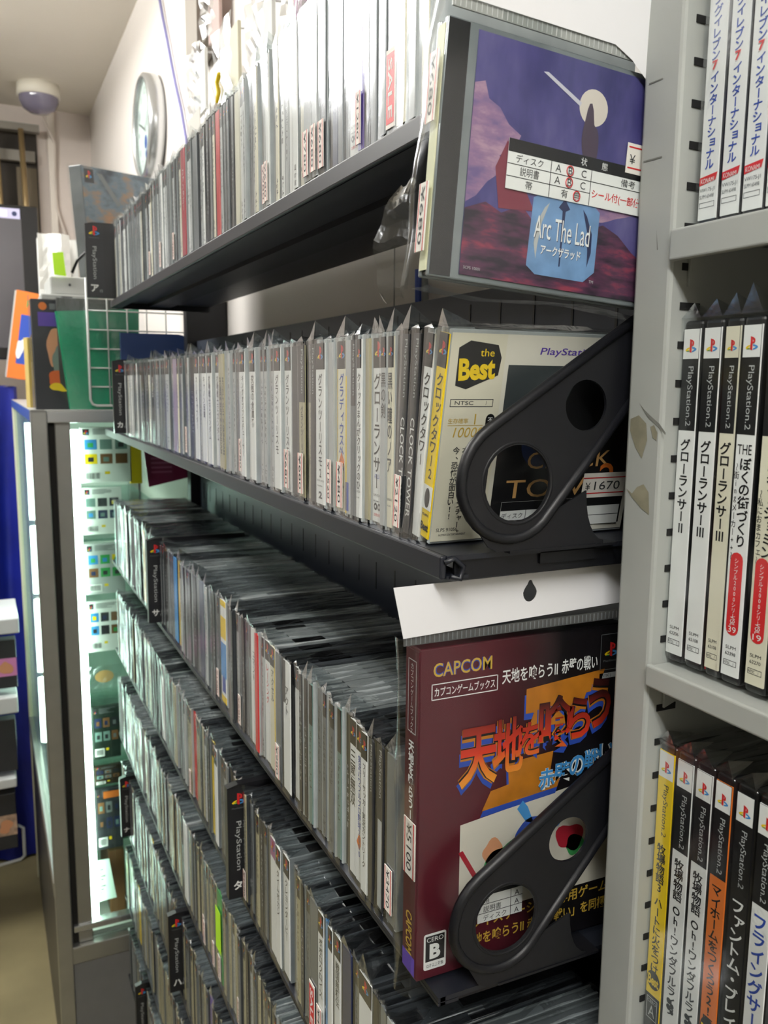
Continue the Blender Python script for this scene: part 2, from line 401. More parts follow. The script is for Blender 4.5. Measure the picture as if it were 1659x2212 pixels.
def label_sheet(t, col, wide=0.8):
    mb = MB(); w = t*wide
    mb.box(-0.0006, 0.0011, -w/2, w/2, 0.003, 0.122, col)
    return mb, Sheet(mb, (-0.0006, w/2, 0.003), NY, Z, 0.00008), w
def dashes(sh, w, top, bot, m, rnd, fill=0.62):
    z = top
    while z > bot:
        h = rnd.uniform(0.0035, 0.006)
        n = rnd.randint(2, 4)
        for _ in range(n):
            a = rnd.uniform(0.12, 0.5)*w; b = a+rnd.uniform(0.12, 0.4)*w; q = z-rnd.uniform(0.1, 0.85)*h
            if rnd.random() < 0.5: sh.rect(a, q-0.0006, min(b, w*0.88), q, m, 1)
            else: sh.rect(a, z-h*0.85, a+0.0007, z-h*0.1, m, 1)
        z -= h*1.15
    return sh
LAB = {}
def pool_label(t, style, var):
    k = (round(t, 4), style, var)
    if k in LAB: return LAB[k]
    rnd = random.Random(str(k)); col = STY[style]
    mb, sh, w = label_sheet(t, col, 0.74 if t < 0.015 else 0.85)
    dark = style in ('black', 'navy', 'purple', 'crimson', 'red')
    ink = LGREY if dark else TITLE_G
    if style in ('white', 'cream', 'silver', 'beige', 'yellow', 'grey') and var != 2:
        sh.rect(0, 0.100, w, 0.119, BLACK, 1)
        e = min(w*0.8, 0.010); sh.emblem(w/2-e/2, 0.108, e, 2)
        dashes(sh, w, 0.094, 0.094-rnd.uniform(0.03, 0.06), ink, rnd)
        dashes(sh, w, 0.018, 0.006, ink, rnd)
    elif var == 2:
        dashes(sh, w, 0.105, 0.03, ink, rnd)
    else:
        sh.rect(0, 0.085, w, 0.119, BLACK, 1); dashes(sh, w, 0.080, 0.03, ink, rnd)
    LAB[k] = mb.mesh('spine_label'); return LAB[k]
BAGS = {}
def bag_mesh(t, var, h=0.125, d=0.142):
    k = (round(t, 4), var, h, d)
    if k in BAGS: return BAGS[k]
    rnd = random.Random(str(k)); mb = MB(); vs = []; fs = []
    ny, nz = 2, 7; w = t/2+0.0002
    for j in range(nz+1):
        for i in range(ny+1):
            e = rnd.uniform(-0.0005, 0.0005) if 0 < i < ny else 0
            vs.append((-0.0016+e-(0.0006 if j in (0, nz) else 0), -w+2*w*i/ny, h*j/nz+(-0.001 if j == 0 else 0)))
    for j in range(nz):
        for i in range(ny): a = j*(ny+1)+i; fs.append((a, a+1, a+ny+2, a+ny+1))
    mb.add(vs, fs, BAG, True)
    vs = []; fs = []; nx = 9
    for j in range(nx+1):
        for i in range(ny+1):
            e = rnd.uniform(0.0006, 0.0030); 
            if i == 1: e += rnd.uniform(0, 0.001)
            vs.append((-0.0018+(d+0.002)*j/nx, -w+2*w*i/ny, h+e))
    for j in range(nx):
        for i in range(ny): a = j*(ny+1)+i; fs.append((a, a+1, a+ny+2, a+ny+1))
    mb.add(vs, fs, BAGT, False)
    eh = [0.003, 0.010, 0.004, 0.014, 0.002, 0.007][var % 6]
    y0 = rnd.uniform(-w*0.6, w*0.4)
    mb.add([(-0.002, -w, h), (-0.002, w, h), (-0.003+rnd.uniform(-0.002, 0.004), y0, h+eh), (0.018, y0+0.001, h+0.002)], [(0, 1, 2), (0, 2, 3), (1, 3, 2)], BAGT)
    BAGS[k] = mb.mesh('plastic_bag'); return BAGS[k]
def seal_mesh(w, h, txt, m=SEAL):
    mb = MB(); mb.box(-0.0003, 0.0003, -w/2, w/2, 0, h, m)
    sh = Sheet(mb, (-0.0003, w/2, 0), NY, Z, 0.00008)
    sh.rect(w*0.08, 0, w*0.16, h, RED, 1); sh.rect(w*0.84, 0, w*0.92, h, RED, 1)
    sh.rtext(txt, w*0.5, h*0.95, w*0.42, TITLE_G, 2, h*0.85)
    return mb
SEALS = {}
def seal(w, h, txt):
    k = (round(w, 4), h, txt)
    if k not in SEALS: SEALS[k] = seal_mesh(w, h, txt).mesh('price_sticker')
    return SEALS[k]
JP = dict()
def named_label(t, col, spec):
    """spec: title, ink, latin(bool), head, extras"""
    mb, sh, w = label_sheet(t, STY[col], spec.get('wide', 0.92)); ink = spec.get('ink', BLACK)
    hz = 0.100
    if spec.get('head', True):
        sh.rect(0, hz, w, 0.119, BLACK, 1)
        e = min(w*0.82, 0.0115); sh.emblem(w/2-e/2, 0.107, e, 2)
    elif spec.get('darktop'):
        sh.rect(0, 0.075, w, 0.119, DARKP, 1); sh.rtext('PlayStation', w/2, 0.116, w*0.45, LGREY, 2, 0.034); hz = 0.075
    tl = spec.get('title', '')
    if tl:
        n = len(tl.replace(' ', ''))+0.5*tl.count(' ')
        if spec.get('latin'): sh.rtext(tl, w*0.5, hz-0.005, w*0.55, ink, 2, spec.get('len', 0.06), 0.01)
        else:
            ch = min(spec.get('ch', 0.0078), (hz-0.022)/n); sh.vtext(tl, w*spec.get('xc', 0.5), hz-0.003, min(w*0.86, ch*0.98), ink, 2, ch, 0.012)
    if spec.get('sub'):
        n = len(spec['sub']); ch = min(0.004, 0.06/n); sh.vtext(spec['sub'], w*0.82, hz-0.003, ch, ink, 2, ch)
    if spec.get('code'):
        sh.text(spec['code'], w*0.12, 0.017, 0.0014, TITLE_G, 2, w*0.76); sh.text(spec.get('yen', '¥5,800'), w*0.12, 0.013, 0.0012, TITLE_G, 2, w*0.6)
    for fn in spec.get('deco', []): fn(sh, w)
    return mb

CASES = []          # (distance, row, index, dict)
DIVS = []
def N(a, b, col, **k): return dict(a=a, b=b, col=col, **k)
bars = lambda x0, x1, z0, z1, m: (lambda sh, w: sh.rect(w*x0, z0, w*x1, z1, m, 1))
def strip2(m0, m1): return [bars(0, 0.4, 0.0, 0.1, m0), bars(0.75, 1, 0, 0.119, m1)]
def sale(sh, w):
    sh.rect(w*0.0, 0.004, w, 0.047, SEAL, 3); sh.rect(w*0.04, 0.007, w*0.96, 0.045, RED, 4); sh.rtext('SALE', w*0.5, 0.0425, w*0.46, WHITE, 5, 0.033, 0.02)
def tworing(sh, w):
    for dx in (0.32, 0.68): sh.disc(w*dx, 0.010, w*0.16, BLACK, 2); sh.disc(w*dx, 0.010, w*0.07, STY['white'], 3)
    sh.text('2枚組', w*0.15, 0.0035, 0.0022, RED, 2, w*0.7)
R1 = [N(843, 864, 'black', title='', head=False, kind='k', sale=True, what='black-spined disc case with red SALE strip'), N(864, 886, 'cream', head=False, kind='w'),
      N(804, 817, 'grey', kind='w', head=False), N(817, 830, 'silver', kind='w', head=False), N(830, 843, 'grey', kind='w', head=False),
      N(795, 804, 'black', head=False, kind='k'), N(783, 795, 'purple', head=False, kind='k'), N(756, 781, 'white', title='ディスクワールド', head=False, code='SLPS 00324', deco=[tworing]),
      N(744, 756, 'grey', head=False, kind='w'), N(731, 743, 'grey', head=False, kind='k'), N(718, 729, 'navy', head=False, kind='k'), N(707, 718, 'black', head=False, kind='k'),
      N(692, 706, 'grey', head=False, kind='w', price='¥680'), N(679, 692, 'silver', title='', code='SLPS 00700', kind='w'), N(659, 677, 'silver', head=True, price='¥780', kind='w'),
      N(621, 632, 'white', kind='w'), N(569, 577, 'silver', kind='w', price='¥980'), N(577, 585, 'white', kind='w'), N(498, 519, 'cream', head=False, kind='w'),
      N(468, 477, 'red', head=False, kind='w', orange=True), N(406, 429, 'grey', head=False, kind='k'), N(388, 405, 'crimson', head=False, title='ファンタジー', ink=WHITE, kind='w', what='crimson-spined disc case with white lettering')]
R2 = [N(928, 948, 'yellow', title='クロックタワー2', lean=10.5, deco=[lambda s, w: (s.rect(0, 0.017, w, 0.0315, WHITE, 3), s.disc(w*.5, 0.024, w*0.28, DARKP, 4, 0.006), s.text('Best', w*.08, 0.004, 0.005, BLACK, 3, w*.84, 0.04), s.text('SLPS', w*.2, 0.013, 0.0015, BLACK, 3, w*.6))], code='SLPS 91056', kind='w', t=0.0118, what='leaning yellow-spined disc case with pale obi strip beside the end plate'),
      N(912, 926, 'white', title='クロックタワー', lean=8, kind='w', t=0.0105), N(900, 911, 'black', head=False, darktop=True, title='CLOCK TOWER', latin=True, ink=WHITE, lean=5.5, kind='b', t=0.0100),
      N(889, 899, 'black', head=False, darktop=True, title='CLOCK TOWER', latin=True, ink=WHITE, lean=4, kind='b', t=0.0100, price='¥2120'), N(882, 888, 'black', head=False, lean=2, kind='b', t=0.0100),
      N(852, 882, 'cream', title='黒い瞳のノア', ink=TITLE_G, code='SLPM 87145', xc=0.4, ch=0.0105, kind='w'), N(833, 850, 'silver', title='黒の剣', ink=TITLE_G, ch=0.0095, kind='w'),
      N(798, 825, 'white', title='グローランサー', ch=0.0108, xc=0.42, code='SLPS 02380', deco=[tworing, lambda s, w: s.text('ATLUS', w*.2, 0.0285, 0.003, BLUE, 2, w*.5)], kind='w'),
      N(779, 793, 'white', title='クリックまんがクリックのひ', sub='', code='SLPS 02254', ch=0.0072, kind='w'), N(793, 798, 'beige', head=False, kind='w', t=0.0085),
      N(768, 779, 'grey', head=False, darktop=True, kind='k'), N(752, 766, 'silver', head=False, deco=[bars(0.0, 0.25, 0.0, 0.095, YEL), bars(0.0, 0.7, 0.002, 0.022, BLUE)], kind='w'),
      N(733, 750, 'cream', title='グラディウス外伝', ink=BLUE, ch=0.0085, code='VX078-J1', deco=[lambda s, w: s.poly([(w*.1, .034), (w*.5, .042), (w*.9, .036), (w*.5, .028)], ORANGE, 2)], kind='w'),
      N(722, 731, 'yellow', head=True, title='OVERDOSERS', latin=True, kind='w'), N(710, 721, 'silver', head=False, price='¥1520', kind='w'),
      N(687, 708, 'white', title='グランツーリスモ2', ch=0.0088, code='SCPS 10116', deco=[lambda s, w: s.text('2', w*.3, 0.004, 0.0055, BLACK, 2, w*.4, 0.05)], kind='w'),
      N(676, 687, 'black', head=False, darktop=True, kind='b'), N(662, 673, 'beige', head=False, darktop=True, title='グランツーリスモ2', kind='b'), N(648, 661, 'beige', head=False, darktop=True, title='グランツーリスモ2', kind='b'),
      N(630, 646, 'black', head=False, kind='k'), N(613, 628, 'white', title='グランツーリスモ', ch=0.0085, xc=.45, kind='w'), N(597, 612, 'white', title='グランツーリスモ', ch=0.0085, xc=.45, kind='w'),
      N(546, 556, 'white', title='究極の倉庫番', ch=0.008, kind='w'), N(535, 545, 'white', title='ククロセアトロ', ch=0.008, kind='w'), N(524, 534, 'white', title='キングオブプロデューサー', kind='w'), N(513, 523, 'white', title='甲子園', kind='w', price='¥980'),
      N(483, 489, 'beige', head=False, title='MOBILE SUIT Z GUNDAM', latin=True, len=0.08), N(475, 482, 'beige', head=False, title='MOBILE SUIT Z GUNDAM', latin=True, len=0.08),
      N(463, 473, 'white', title='機動戦士Zガンダム'), N(451, 462, 'white', title='機動戦士Zガンダム'), N(433, 447, 'white', title='キャノン伝説', xc=.5), N(419, 431, 'white', title='カードキャプター'),
      N(362, 386, 'mauve', head=False), N(318, 333, 'black', head=False, title='妖魔学園', ink=WHITE, what='black-spined disc case with white label near the far end')]
R3 = [N(833, 868, 'grey', head=False, kind='g', price='¥3470', what='thick smoky clear disc case with price sticker at the right end'), N(812, 828, 'black', head=False, darktop=True, deco=[bars(0.2, 0.8, 0.002, 0.066, LGREY)], kind='b'), N(800, 811, 'black', head=False, darktop=True, kind='b'),
      N(783, 797, 'white', title='フリーサッカー実況カントリーク', kind='k'), N(767, 782, 'white', title='実況パワフルプロ野球2000', ink=BLUE, kind='k', deco=[lambda s, w: s.poly([(w*.1, .030), (w*.5, .038), (w*.9, .032), (w*.5, .025)], ORANGE, 2)]), N(753, 766, 'white', title='三國無双', ch=0.011, kind='k'),
      N(615, 632, 'white', title='アクト', head=False, ch=.009, ink=TITLE_G, kind='b', deco=[bars(0, .3, .08, .119, DARKP)]), N(633, 641, 'white', kind='k'), N(600, 612, 'grey', head=False, price='¥980', kind='k'), N(582, 594, 'cream', title='アクセル', ink=TITLE_G, kind='w', deco=[bars(0.85, 1, 0, 0.119, YEL)]),
      N(570, 581, 'white', title='レーシング', ink=RED, kind='w'), N(554, 563, 'red', head=False, kind='w', what='bright red-spined disc case'), N(541, 553, 'white', head=False, title='コマンド', ink=TITLE_G, kind='k'),
      N(472, 485, 'white', head=False, kind='w', deco=[bars(0, 1, .0, .008, YEL), bars(0, 1, .03, .07, SKY), bars(0, 1, .075, .1, YEL), bars(.2, .8, .012, .03, BLUE), bars(0, 1, .112, .119, YEL)], what='white-spined disc case with yellow and blue picture'), N(425, 440, 'navy', head=False, kind='g'),
      N(383, 391, 'yellow', head=False, kind='k'), N(374, 382, 'blue', head=False, kind='k', what='bright blue-spined disc case beside the third-shelf divider'), N(310, 317, 'tan', head=False, kind='k'), N(298, 307, 'black', head=False, kind='b'), N(267, 276, 'red', head=False, kind='w', what='red-spined disc case at the far left')]
R4 = [N(672, 689, 'grey', head=False, kind='g', sale=True, what='grey-spined disc case with a red SALE strip near the photo bottom'), N(771, 800, 'white', head=True, kind='k'), N(738, 760, 'navy', head=False, kind='b'), N(722, 736, 'white', title='戦国無頼伝', kind='k'), N(712, 722, 'white', kind='k'), N(705, 711, 'blue', head=False, kind='k', t=0.0085), N(690, 704, 'white', title='ポポロクロイス', head=True, kind='k'),
      N(612, 626, 'white', title='クレヨンダービー', head=True, kind='g'), N(600, 612, 'white', title='タイムボカン', ink=TITLE_G, kind='g'), N(588, 599, 'white', head=True, title='', kind='g', deco=[bars(0, 1, .1, .119, PINK)]),
      N(457, 467, 'yellow', head=True, title='', kind='g', what='amber-spined disc case'), N(467, 474, 'white', head=True, kind='g'), N(417, 423, 'red', head=False, kind='g'), N(341, 356, 'white', head=False, kind='w', deco=[bars(0, 1, 0.0, 0.06, SKY)])]
R5 = [N(470, 480, 'green', head=False, kind='g', lime=True), N(392, 408, 'white', head=False, kind='w', title='', what='white-spined disc case, tallest white one'), N(325, 340, 'black', head=False, title='ロックへ', ink=LGREY, kind='b')]
R6 = [N(445, 462, 'purple', head=False, kind='k'), N(326, 332, 'yellow', head=False, kind='g')]
R7 = [N(296, 303, 'yellow', head=False, kind='g')]
ROWS = [dict(n=R1, y0=0.440, w='white silver silver grey grey grey black cream silver'.split(), kinds='wwgk', ph='top black shelf'),
        dict(n=R2, y0=0.425, w='white silver grey grey silver cream silver grey black'.split(), kinds='gwkg', ph='second black shelf'),
        dict(n=R3, y0=0.470, w='grey grey grey silver black grey teal black'.split(), kinds='wwgk', ph='third black shelf'),
        dict(n=R4, y0=0.410, w='beige grey silver black beige grey black'.split(), kinds='gkkw', ph='fourth black shelf'),
        dict(n=R5, y0=0.62, w='beige beige silver grey grey black beige'.split(), kinds='gkkw', ph='fifth black shelf'),
        dict(n=R6, y0=0.80, w='beige beige grey grey black'.split(), kinds='gkk', ph='sixth black shelf'),
        dict(n=R7, y0=1.05, w='beige beige silver grey'.split(), kinds='gk', ph='seventh black shelf'),
        dict(n=[], y0=1.35, w='beige silver grey'.split(), kinds='gk', ph='bottom black shelf')]
DIVP = {1: ('カ', 244, 268), 2: ('サ', 318, 351), 3: ('タ', 490, 536), 5: [('ナ', 260, 283), ('ハ', 364, 396)], 7: [('マ', 294, 322)]}
END = {0: 1.655, 1: 1.62, 2: 1.775, 3: 1.78, 4: 1.79, 5: 1.79, 6: 1.79, 7: 1.79}
rr = random.Random(11)
for ri, row in enumerate(ROWS):
    zb = BASE[ri]; zm = zb+0.06; items = []
    for n in row['n']:
        ya, yb = yof(n['b'], zm), yof(n['a'], zm)          # near, far
        items.append((ya, yb, n))
    dv = DIVP.get(ri, []); dv = dv if isinstance(dv, list) else [dv]
    for ch, a, b in dv:
        c = yof(a, zm, 0.212); DIVS.append((ri, ch, c, 0.0105)); items.append((c-0.0062, c+0.0062, None))
    items.sort(key=lambda q: q[0]); y = row['y0']; out = []; run = 0; kd = 'g'
    def fill(y, lim):
        global run_k
        while lim-y > 0.0098:
            t = 0.0225 if (rr.random() < 0.09 and lim-y > 0.024) else min(0.0104+rr.uniform(0, 0.0012), lim-y-0.0003)
            t = 0.0225 if t > 0.02 else 0.0104
            out.append((y, y+t, dict(col=rr.choice(row['w']), fillr=True))); y += t+rr.uniform(0.0006, 0.0020)
        return y
    for ya, yb, n in items:
        if ya > y+0.0005: y = fill(y, ya)
        s = max(y, ya)
        if n is None: y = max(yb, s); continue
        if n.get('lean'): tt = n['t']
        else:
            tt = max(0.0085, min(yb-s, 0.0235))
            if 't' in n: tt = min(tt, n['t']) if tt < n['t'] else n['t']
        out.append((s, s+tt, n)); y = s+tt+0.0006
    fill(y, END[ri])
    kd = row['kinds'][0]; left = 0
    out.sort(key=lambda q: q[0])
    for i, (a, b, n) in enumerate(out):
        if left <= 0: kd = rr.choice(row['kinds']); left = rr.randint(3, 9)
        left -= 1; n = dict(n); n.setdefault('kind', kd)
        yc = (a+b)/2; dist = math.sqrt(0.25**2+yc*yc+(zb+0.06)**2)
        CASES.append((dist, ri, i+1, yc, b-a, n))
order = sorted(range(len(CASES)), key=lambda k: CASES[k][0])
special = [k for k in order if CASES[k][5].get('what')]
pick = set(special)
for k in order:
    if len(pick) >= 300: break
    pick.add(k)
stuff = MB(); used = set()
DESC = {'silver': 'silver-spined', 'black': 'black-spined'}
for k in order:
    dist, ri, idx, yc, t, n = CASES[k]; zb = BASE[ri]; ph = ROWS[ri]['ph']; rnd = random.Random(k*13+5)
    std = n.get('fillr', False); tt = (0.0225 if t > 0.018 else 0.0104) if std else round(t, 4)
    dx = rnd.uniform(-0.0015, 0.003); col = n['col']
    if k not in pick:
        l, tr = KINDM[n['kind']]
        x0 = XF+dx; y0, y1 = yc-tt/2, yc+tt/2; e = tt*0.22; dz = rnd.uniform(0, 0.003)
        stuff.box(x0, x0+0.142, y0, y0+e, zb, zb+0.125, l); stuff.box(x0, x0+0.142, y1-e, y1, zb, zb+0.125, l)
        stuff.box(x0+0.001, x0+0.141, y0+e, y1-e, zb+0.001, zb+0.124, tr)
        lab = pool_label(tt if std else tt, col, rnd.randint(0, 3))
        mm = [m for m in lab.materials]
        for p in lab.polygons:
            stuff.add([(lab.vertices[q].co.x+x0, lab.vertices[q].co.y+yc, lab.vertices[q].co.z+zb) for q in p.vertices], [tuple(range(len(p.vertices)))], mm[p.material_index])
        bm_ = bag_mesh(0.0104 if tt < 0.016 else 0.0225, rnd.randint(0, 5)); s = tt/(0.0104 if tt < 0.016 else 0.0225)
        for p in bm_.polygons:
            stuff.add([(bm_.vertices[q].co.x+x0, bm_.vertices[q].co.y*s+yc, bm_.vertices[q].co.z+zb) for q in p.vertices], [tuple(range(len(p.vertices)))], bm_.materials[p.material_index])
        continue
    thick = 'thick ' if tt > 0.019 else ''
    lean = math.radians(n.get('lean', 0))
    if n.get('what'): lb = n['what']+(', '+ph if len(n['what'].split()) < 12 else '')
    else: lb = f"{thick}{col}-spined disc case, {ordinal(idx)} from the right on the {ph}"
    rot = (lean, 0, math.radians(rnd.uniform(-1.0, 1.0)) if not lean else 0)
    r = thing('disc_case', lb, 'disc case', (XF+dx, yc-(0.06*math.tan(-lean) if lean else 0), zb+(tt/2*math.sin(lean) if lean else 0)), rot, 'disc cases on the '+ph)
    link('case_body', body(tt, n['kind']), r)
    if std: lab = pool_label(tt, col, rnd.randint(0, 3))
    else: lab = named_label(tt, col, n).mesh('spine_label')
    link('spine_label', lab, r)
    bb = bag_mesh(0.0104 if tt < 0.016 else 0.0225, rnd.randint(0, 5)); o = link('plastic_bag', bb, r)
    o.scale = (1, tt/(0.0104 if tt < 0.016 else 0.0225), 1)
    pr = n.get('price') or (rnd.choice(['¥980', '¥1280', '¥680', '¥480']) if rnd.random() < 0.10 else None)
    if n.get('sale'):
        w_ = min(tt*0.95, 0.0125); sm = MB(); sm.box(-0.0003, 0.0003, -w_/2, w_/2, 0, 0.044, SEAL); s5 = Sheet(sm, (-0.0003, w_/2, 0), NY, Z, 0.00008)
        s5.rect(w_*.04, .0025, w_*.96, .0415, RED, 1); s5.rtext('SALE', w_*.5, .0385, w_*.5, WHITE, 2, .033, .02)
        q_ = tag(sm.build('sale_sticker', o, (-0.0026, 0, 0.004)), 'red SALE sticker with white letters'); q_.scale = (1, 1/o.scale[1], 1)
    if pr and not n.get('sale'):
        q_ = tag(link('price_sticker', seal(min(tt*0.85, 0.011), 0.032, pr), o, (-0.0024, 0, 0.006 if pr != '¥3470' else 0.012)), 'white price sticker with red lines'); q_.scale = (1, 1/o.scale[1], 1)
    if n.get('lime'): MB().box(-0.003, -0.0026, -tt/2, tt/2, 0.045, 0.10, LIME).build('lime_note', r)
    if n.get('what', '').startswith('leaning yellow'):
        # front cover facing the aisle end
        fm = MB(); fy = -tt/2-0.0002; fm.box(0.001, 0.141, fy-0.0002, fy, 0.002, 0.123, mat('ivory_cover_paper', 'E4E0D2', 0.5, var=0.03))
        sh = Sheet(fm, (0.001, fy-0.0002, 0.002), X, Z, 0.00008)
        sh.rect(0.038, 0.004, 0.137, 0.104, BLACK, 1)
        sh.poly([(0.072, 0.06), (0.09, 0.104), (0.038, 0.104), (0.038, 0.062)], mat('slate_print', '3C4244', 0.4), 2)
        sh.disc(0.07, 0.058, 0.016, NAVY, 3); sh.text('PlayStation the Best', 0.058, 0.109, 0.0052, PURP, 2, 0.075, 0.01, 0, 0.2)
        sh.text('CLOCK', 0.060, 0.042, 0.0105, TAN, 4, 0.062); sh.text('TOWER', 0.047, 0.024, 0.0115, TAN, 4, 0.085); sh.text('2', 0.115, 0.024, 0.02, ORANGE, 4)
        fm.build('front_cover', r)
        om = MB(); om.box(0.0005, 0.036, fy-0.0006, fy-0.0004, 0.002, 0.123, mat('obi_paper', 'E0DBC6', 0.55, var=0.04))
        s2 = Sheet(om, (0.0005, fy-0.0006, 0.002), X, Z, 0.00008)
        s2.poly([(.005, .092), (.005, .113), (.012, .117), (.030, .115), (.033, .108), (.032, .098), (.022, .094), (.012, .090)], BLACK, 1)
        s2.text('Best', .0065, .0945, .0125, YEL, 2, .0235, .04, .06); s2.text('the', .019, .1085, .0042, YEL, 2, .009)
        s2.frame(.003, .080, .031, .0845, .0004, TITLE_G, 1); s2.text('NTSC', .006, .0812, .0022, TITLE_G, 2, .012); s2.text('J', .026, .0812, .0022, TITLE_G, 2)
        s2.text('生存確率', .003, .0705, .0030, GOLD, 2, .013); s2.text('1', .020, .0700, .006, GOLD, 2); s2.rect(.003, .0692, .026, .0695, GOLD, 1)
        s2.text('10000', .007, .0625, .0058, GOLD, 2, .019, 0, 0, .2); s2.vtext('の恐怖。', .0225, .061, .0048, GOLD, 2, .0053)
        s2.vtext('本格ホラーアドベンチャー。', .0165, .057, .0043, BLACK, 2, .0041, .015); s2.vtext('今、恐怖が面白い!!', .0105, .057, .0044, BLACK, 2, .0044, .015)
        s2.rrect(.0275, .020, .0335, .076, .003, BLACK, 1); s2.vtext('不朽の名作、プレイステーション', .0305, .074, .0034, WHITE, 2, .0034)
        s2.text('SLPS 91056', .003, .006, .0021, TITLE_G, 2, .014); s2.text('HUMAN ENTERTAINMENT', .005, .0032, .0013, TITLE_G, 2, .018)
        tag(om.build('obi_strip', r), 'cream paper strip with a yellow logo and black vertical slogan')
        cm = MB(); cm.box(0.046, 0.136, fy-0.0012, fy-0.0010, 0.006, 0.024, WHITE); s3 = Sheet(cm, (0.046, fy-0.0012, 0.006), X, Z, 0.00008)
        s3.rect(0, .0125, .09, .018, BLACK, 1); s3.text('状', .034, .0135, .0038, WHITE, 2); s3.rect(0, .006, .09, .0064, TITLE_G, 1)
        for xx in (.018, .055): s3.rect(xx, 0, xx+.0004, .0125, TITLE_G, 1)
        s3.text('ディスク', .001, .0075, .0035, TITLE_G, 2, .015); s3.text('A', .025, .0073, .0035, TITLE_G, 2); s3.text('B', .037, .0073, .0035, TITLE_G, 2); s3.text('A', .025, .0013, .0035, TITLE_G, 2); s3.text('B', .037, .0013, .0035, TITLE_G, 2)
        for q in (.009, .003): s3.disc(.0385, q, .0028, BLUE, 3)
        cm.build('condition_sticker', r)
        pm = MB(); pm.box(0.104, 0.137, fy-0.0016, fy-0.0014, 0.024, 0.040, SEAL); s4 = Sheet(pm, (0.104, fy-0.0016, 0.024), X, Z, 0.00008)
        s4.rect(0, .0025, .033, .0032, RED, 1); s4.rect(0, .0125, .033, .0132, RED, 1); s4.text('¥', .002, .005, .005, TITLE_G, 2); s4.text('1670', .009, .005, .0055, TITLE_G, 2, .02)
        pm.build('price_sticker', r)
        bm2 = MB(); bm2.add([(-0.002, fy-0.003, 0), (0.143, fy-0.003, 0), (0.143, fy-0.0035, 0.128), (-0.002, fy-0.003, 0.130)], [(0, 1, 2, 3)], BAG)
        bm2.build('bag_front', r)
so = stuff.build('disc_cases', None, (0, 0, 0))
tag(so, 'hundreds of further disc cases receding to the far left of all black shelves', 'disc cases', kind='stuff')

# row dividers: black boxes with a kana on the front
rowname = ['top black shelf', 'second black shelf', 'third black shelf', 'fourth black shelf', '', 'sixth black shelf', '', 'bottom black shelf']
DIVB = mat('black_divider_card', '17171A', 0.3, coat=0.25)
DIVS.append((0, 'ア', 1.64, 0.0105))
for ri, ch, yc, t in DIVS:
    x0 = 0.212 if ri else 0.182; w = 0.024 if ri else 0.030
    r = thing('row_divider', f'black index divider lettered {ch} in white, on the {rowname[ri]}' if ri else 'black index divider lettered ア in white, at the left end of the top black shelf', 'divider', (x0, yc, BASE[ri]+0.002), None, 'kana dividers between the disc cases')
    mb = MB(); h = 0.126
    mb.prism([(0, 0), (0.150, 0), (0.150, h+0.003), (0.012, h+0.003), (0, h)], (0, -t/2, 0), X, Z, t, DIVB)
    mb.build('divider_body', r)
    lm = MB(); lm.box(0.0004, w, -t/2-0.0004, -t/2-0.0001, 0.001, h-0.001, mat('divider_print', '1D1E22', 0.35)); sh = Sheet(lm, (0, -t/2-0.0004, 0), X, Z, 0.0001)
    e = w*0.62; sh.emblem(w*0.5-e/2, h-0.019, e, 1); sh.text('PlayStation', w*0.2, h-0.0245, 0.0022, GREYP, 1, w*0.6)
    sh.rtext('PlayStation', w*0.46, h-0.038, w*0.30, LGREY, 1, 0.056); sh.text(ch, w*0.22, 0.010, w*0.42, WHITE, 1, None, 0.03); sh.text('行', w*0.70, 0.009, w*0.18, LGREY, 1)
    lm.build('divider_label', r)
# ================================================================== HANGING CASE (top right of the black shelving)
def art_material(name, stops, scale, rock):
    m = bpy.data.materials.new(name); m.use_nodes = True; nt = m.node_tree; b = nt.nodes['Principled BSDF']
    b.inputs['Roughness'].default_value = 0.35
    tc = nt.nodes.new('ShaderNodeTexCoord'); no = nt.nodes.new('ShaderNodeTexNoise'); no.inputs['Scale'].default_value = scale; no.inputs['Detail'].default_value = 6; no.inputs['Roughness'].default_value = 0.62
    mp = nt.nodes.new('ShaderNodeMapping'); mp.inputs['Scale'].default_value = rock
    nt.links.new(tc.outputs['Object'], mp.inputs['Vector']); nt.links.new(mp.outputs['Vector'], no.inputs['Vector'])
    cr = nt.nodes.new('ShaderNodeValToRGB'); e = cr.color_ramp.elements
    e[0].position, e[0].color = stops[0][0], lin(stops[0][1]); e[1].position, e[1].color = stops[-1][0], lin(stops[-1][1])
    for p, c in stops[1:-1]: q = e.new(p); q.color = lin(c)
    nt.links.new(no.outputs['Fac'], cr.inputs['Fac']); nt.links.new(cr.outputs['Color'], b.inputs['Base Color']); MATS[name] = m; return m
SKYA = art_material('printed_violet_sky', [(0.32, '2C2C60'), (0.52, '4A467E'), (0.7, '66608F')], 26, (1, 1, 0.4))
CLOUD = art_material('printed_pink_cloud', [(0.35, '6B5A88'), (0.5, '8E6E90'), (0.66, 'B795A6')], 60, (0.6, 1, 1.4))
ROCK = art_material('printed_dark_red_ground', [(0.40, '2A2230'), (0.54, '54304A'), (0.66, '8E3A4E')], 75, (0.5, 1, 1.8))
arc = thing('hanging_disc_case', 'bagged disc case with violet sky cover hanging at top right of the black shelving', 'disc case', (0.2085, 0.396, 0.0545), (0, math.radians(4.3), 0))
b = MB(); b.box(0, 0.142, 0, 0.0035, 0, 0.125, JEWEL, 0.0008); b.box(0.001, 0.141, 0.0037, 0.008, 0.001, 0.124, TRAY, 0.0006); b.box(0, 0.142, 0.0082, 0.0115, 0, 0.125, JEWEL, 0.0008)
b.box(0.0005, 0.0125, -0.0003, 0.0, 0.001, 0.124, TRAY)
b.build('case_body', arc)
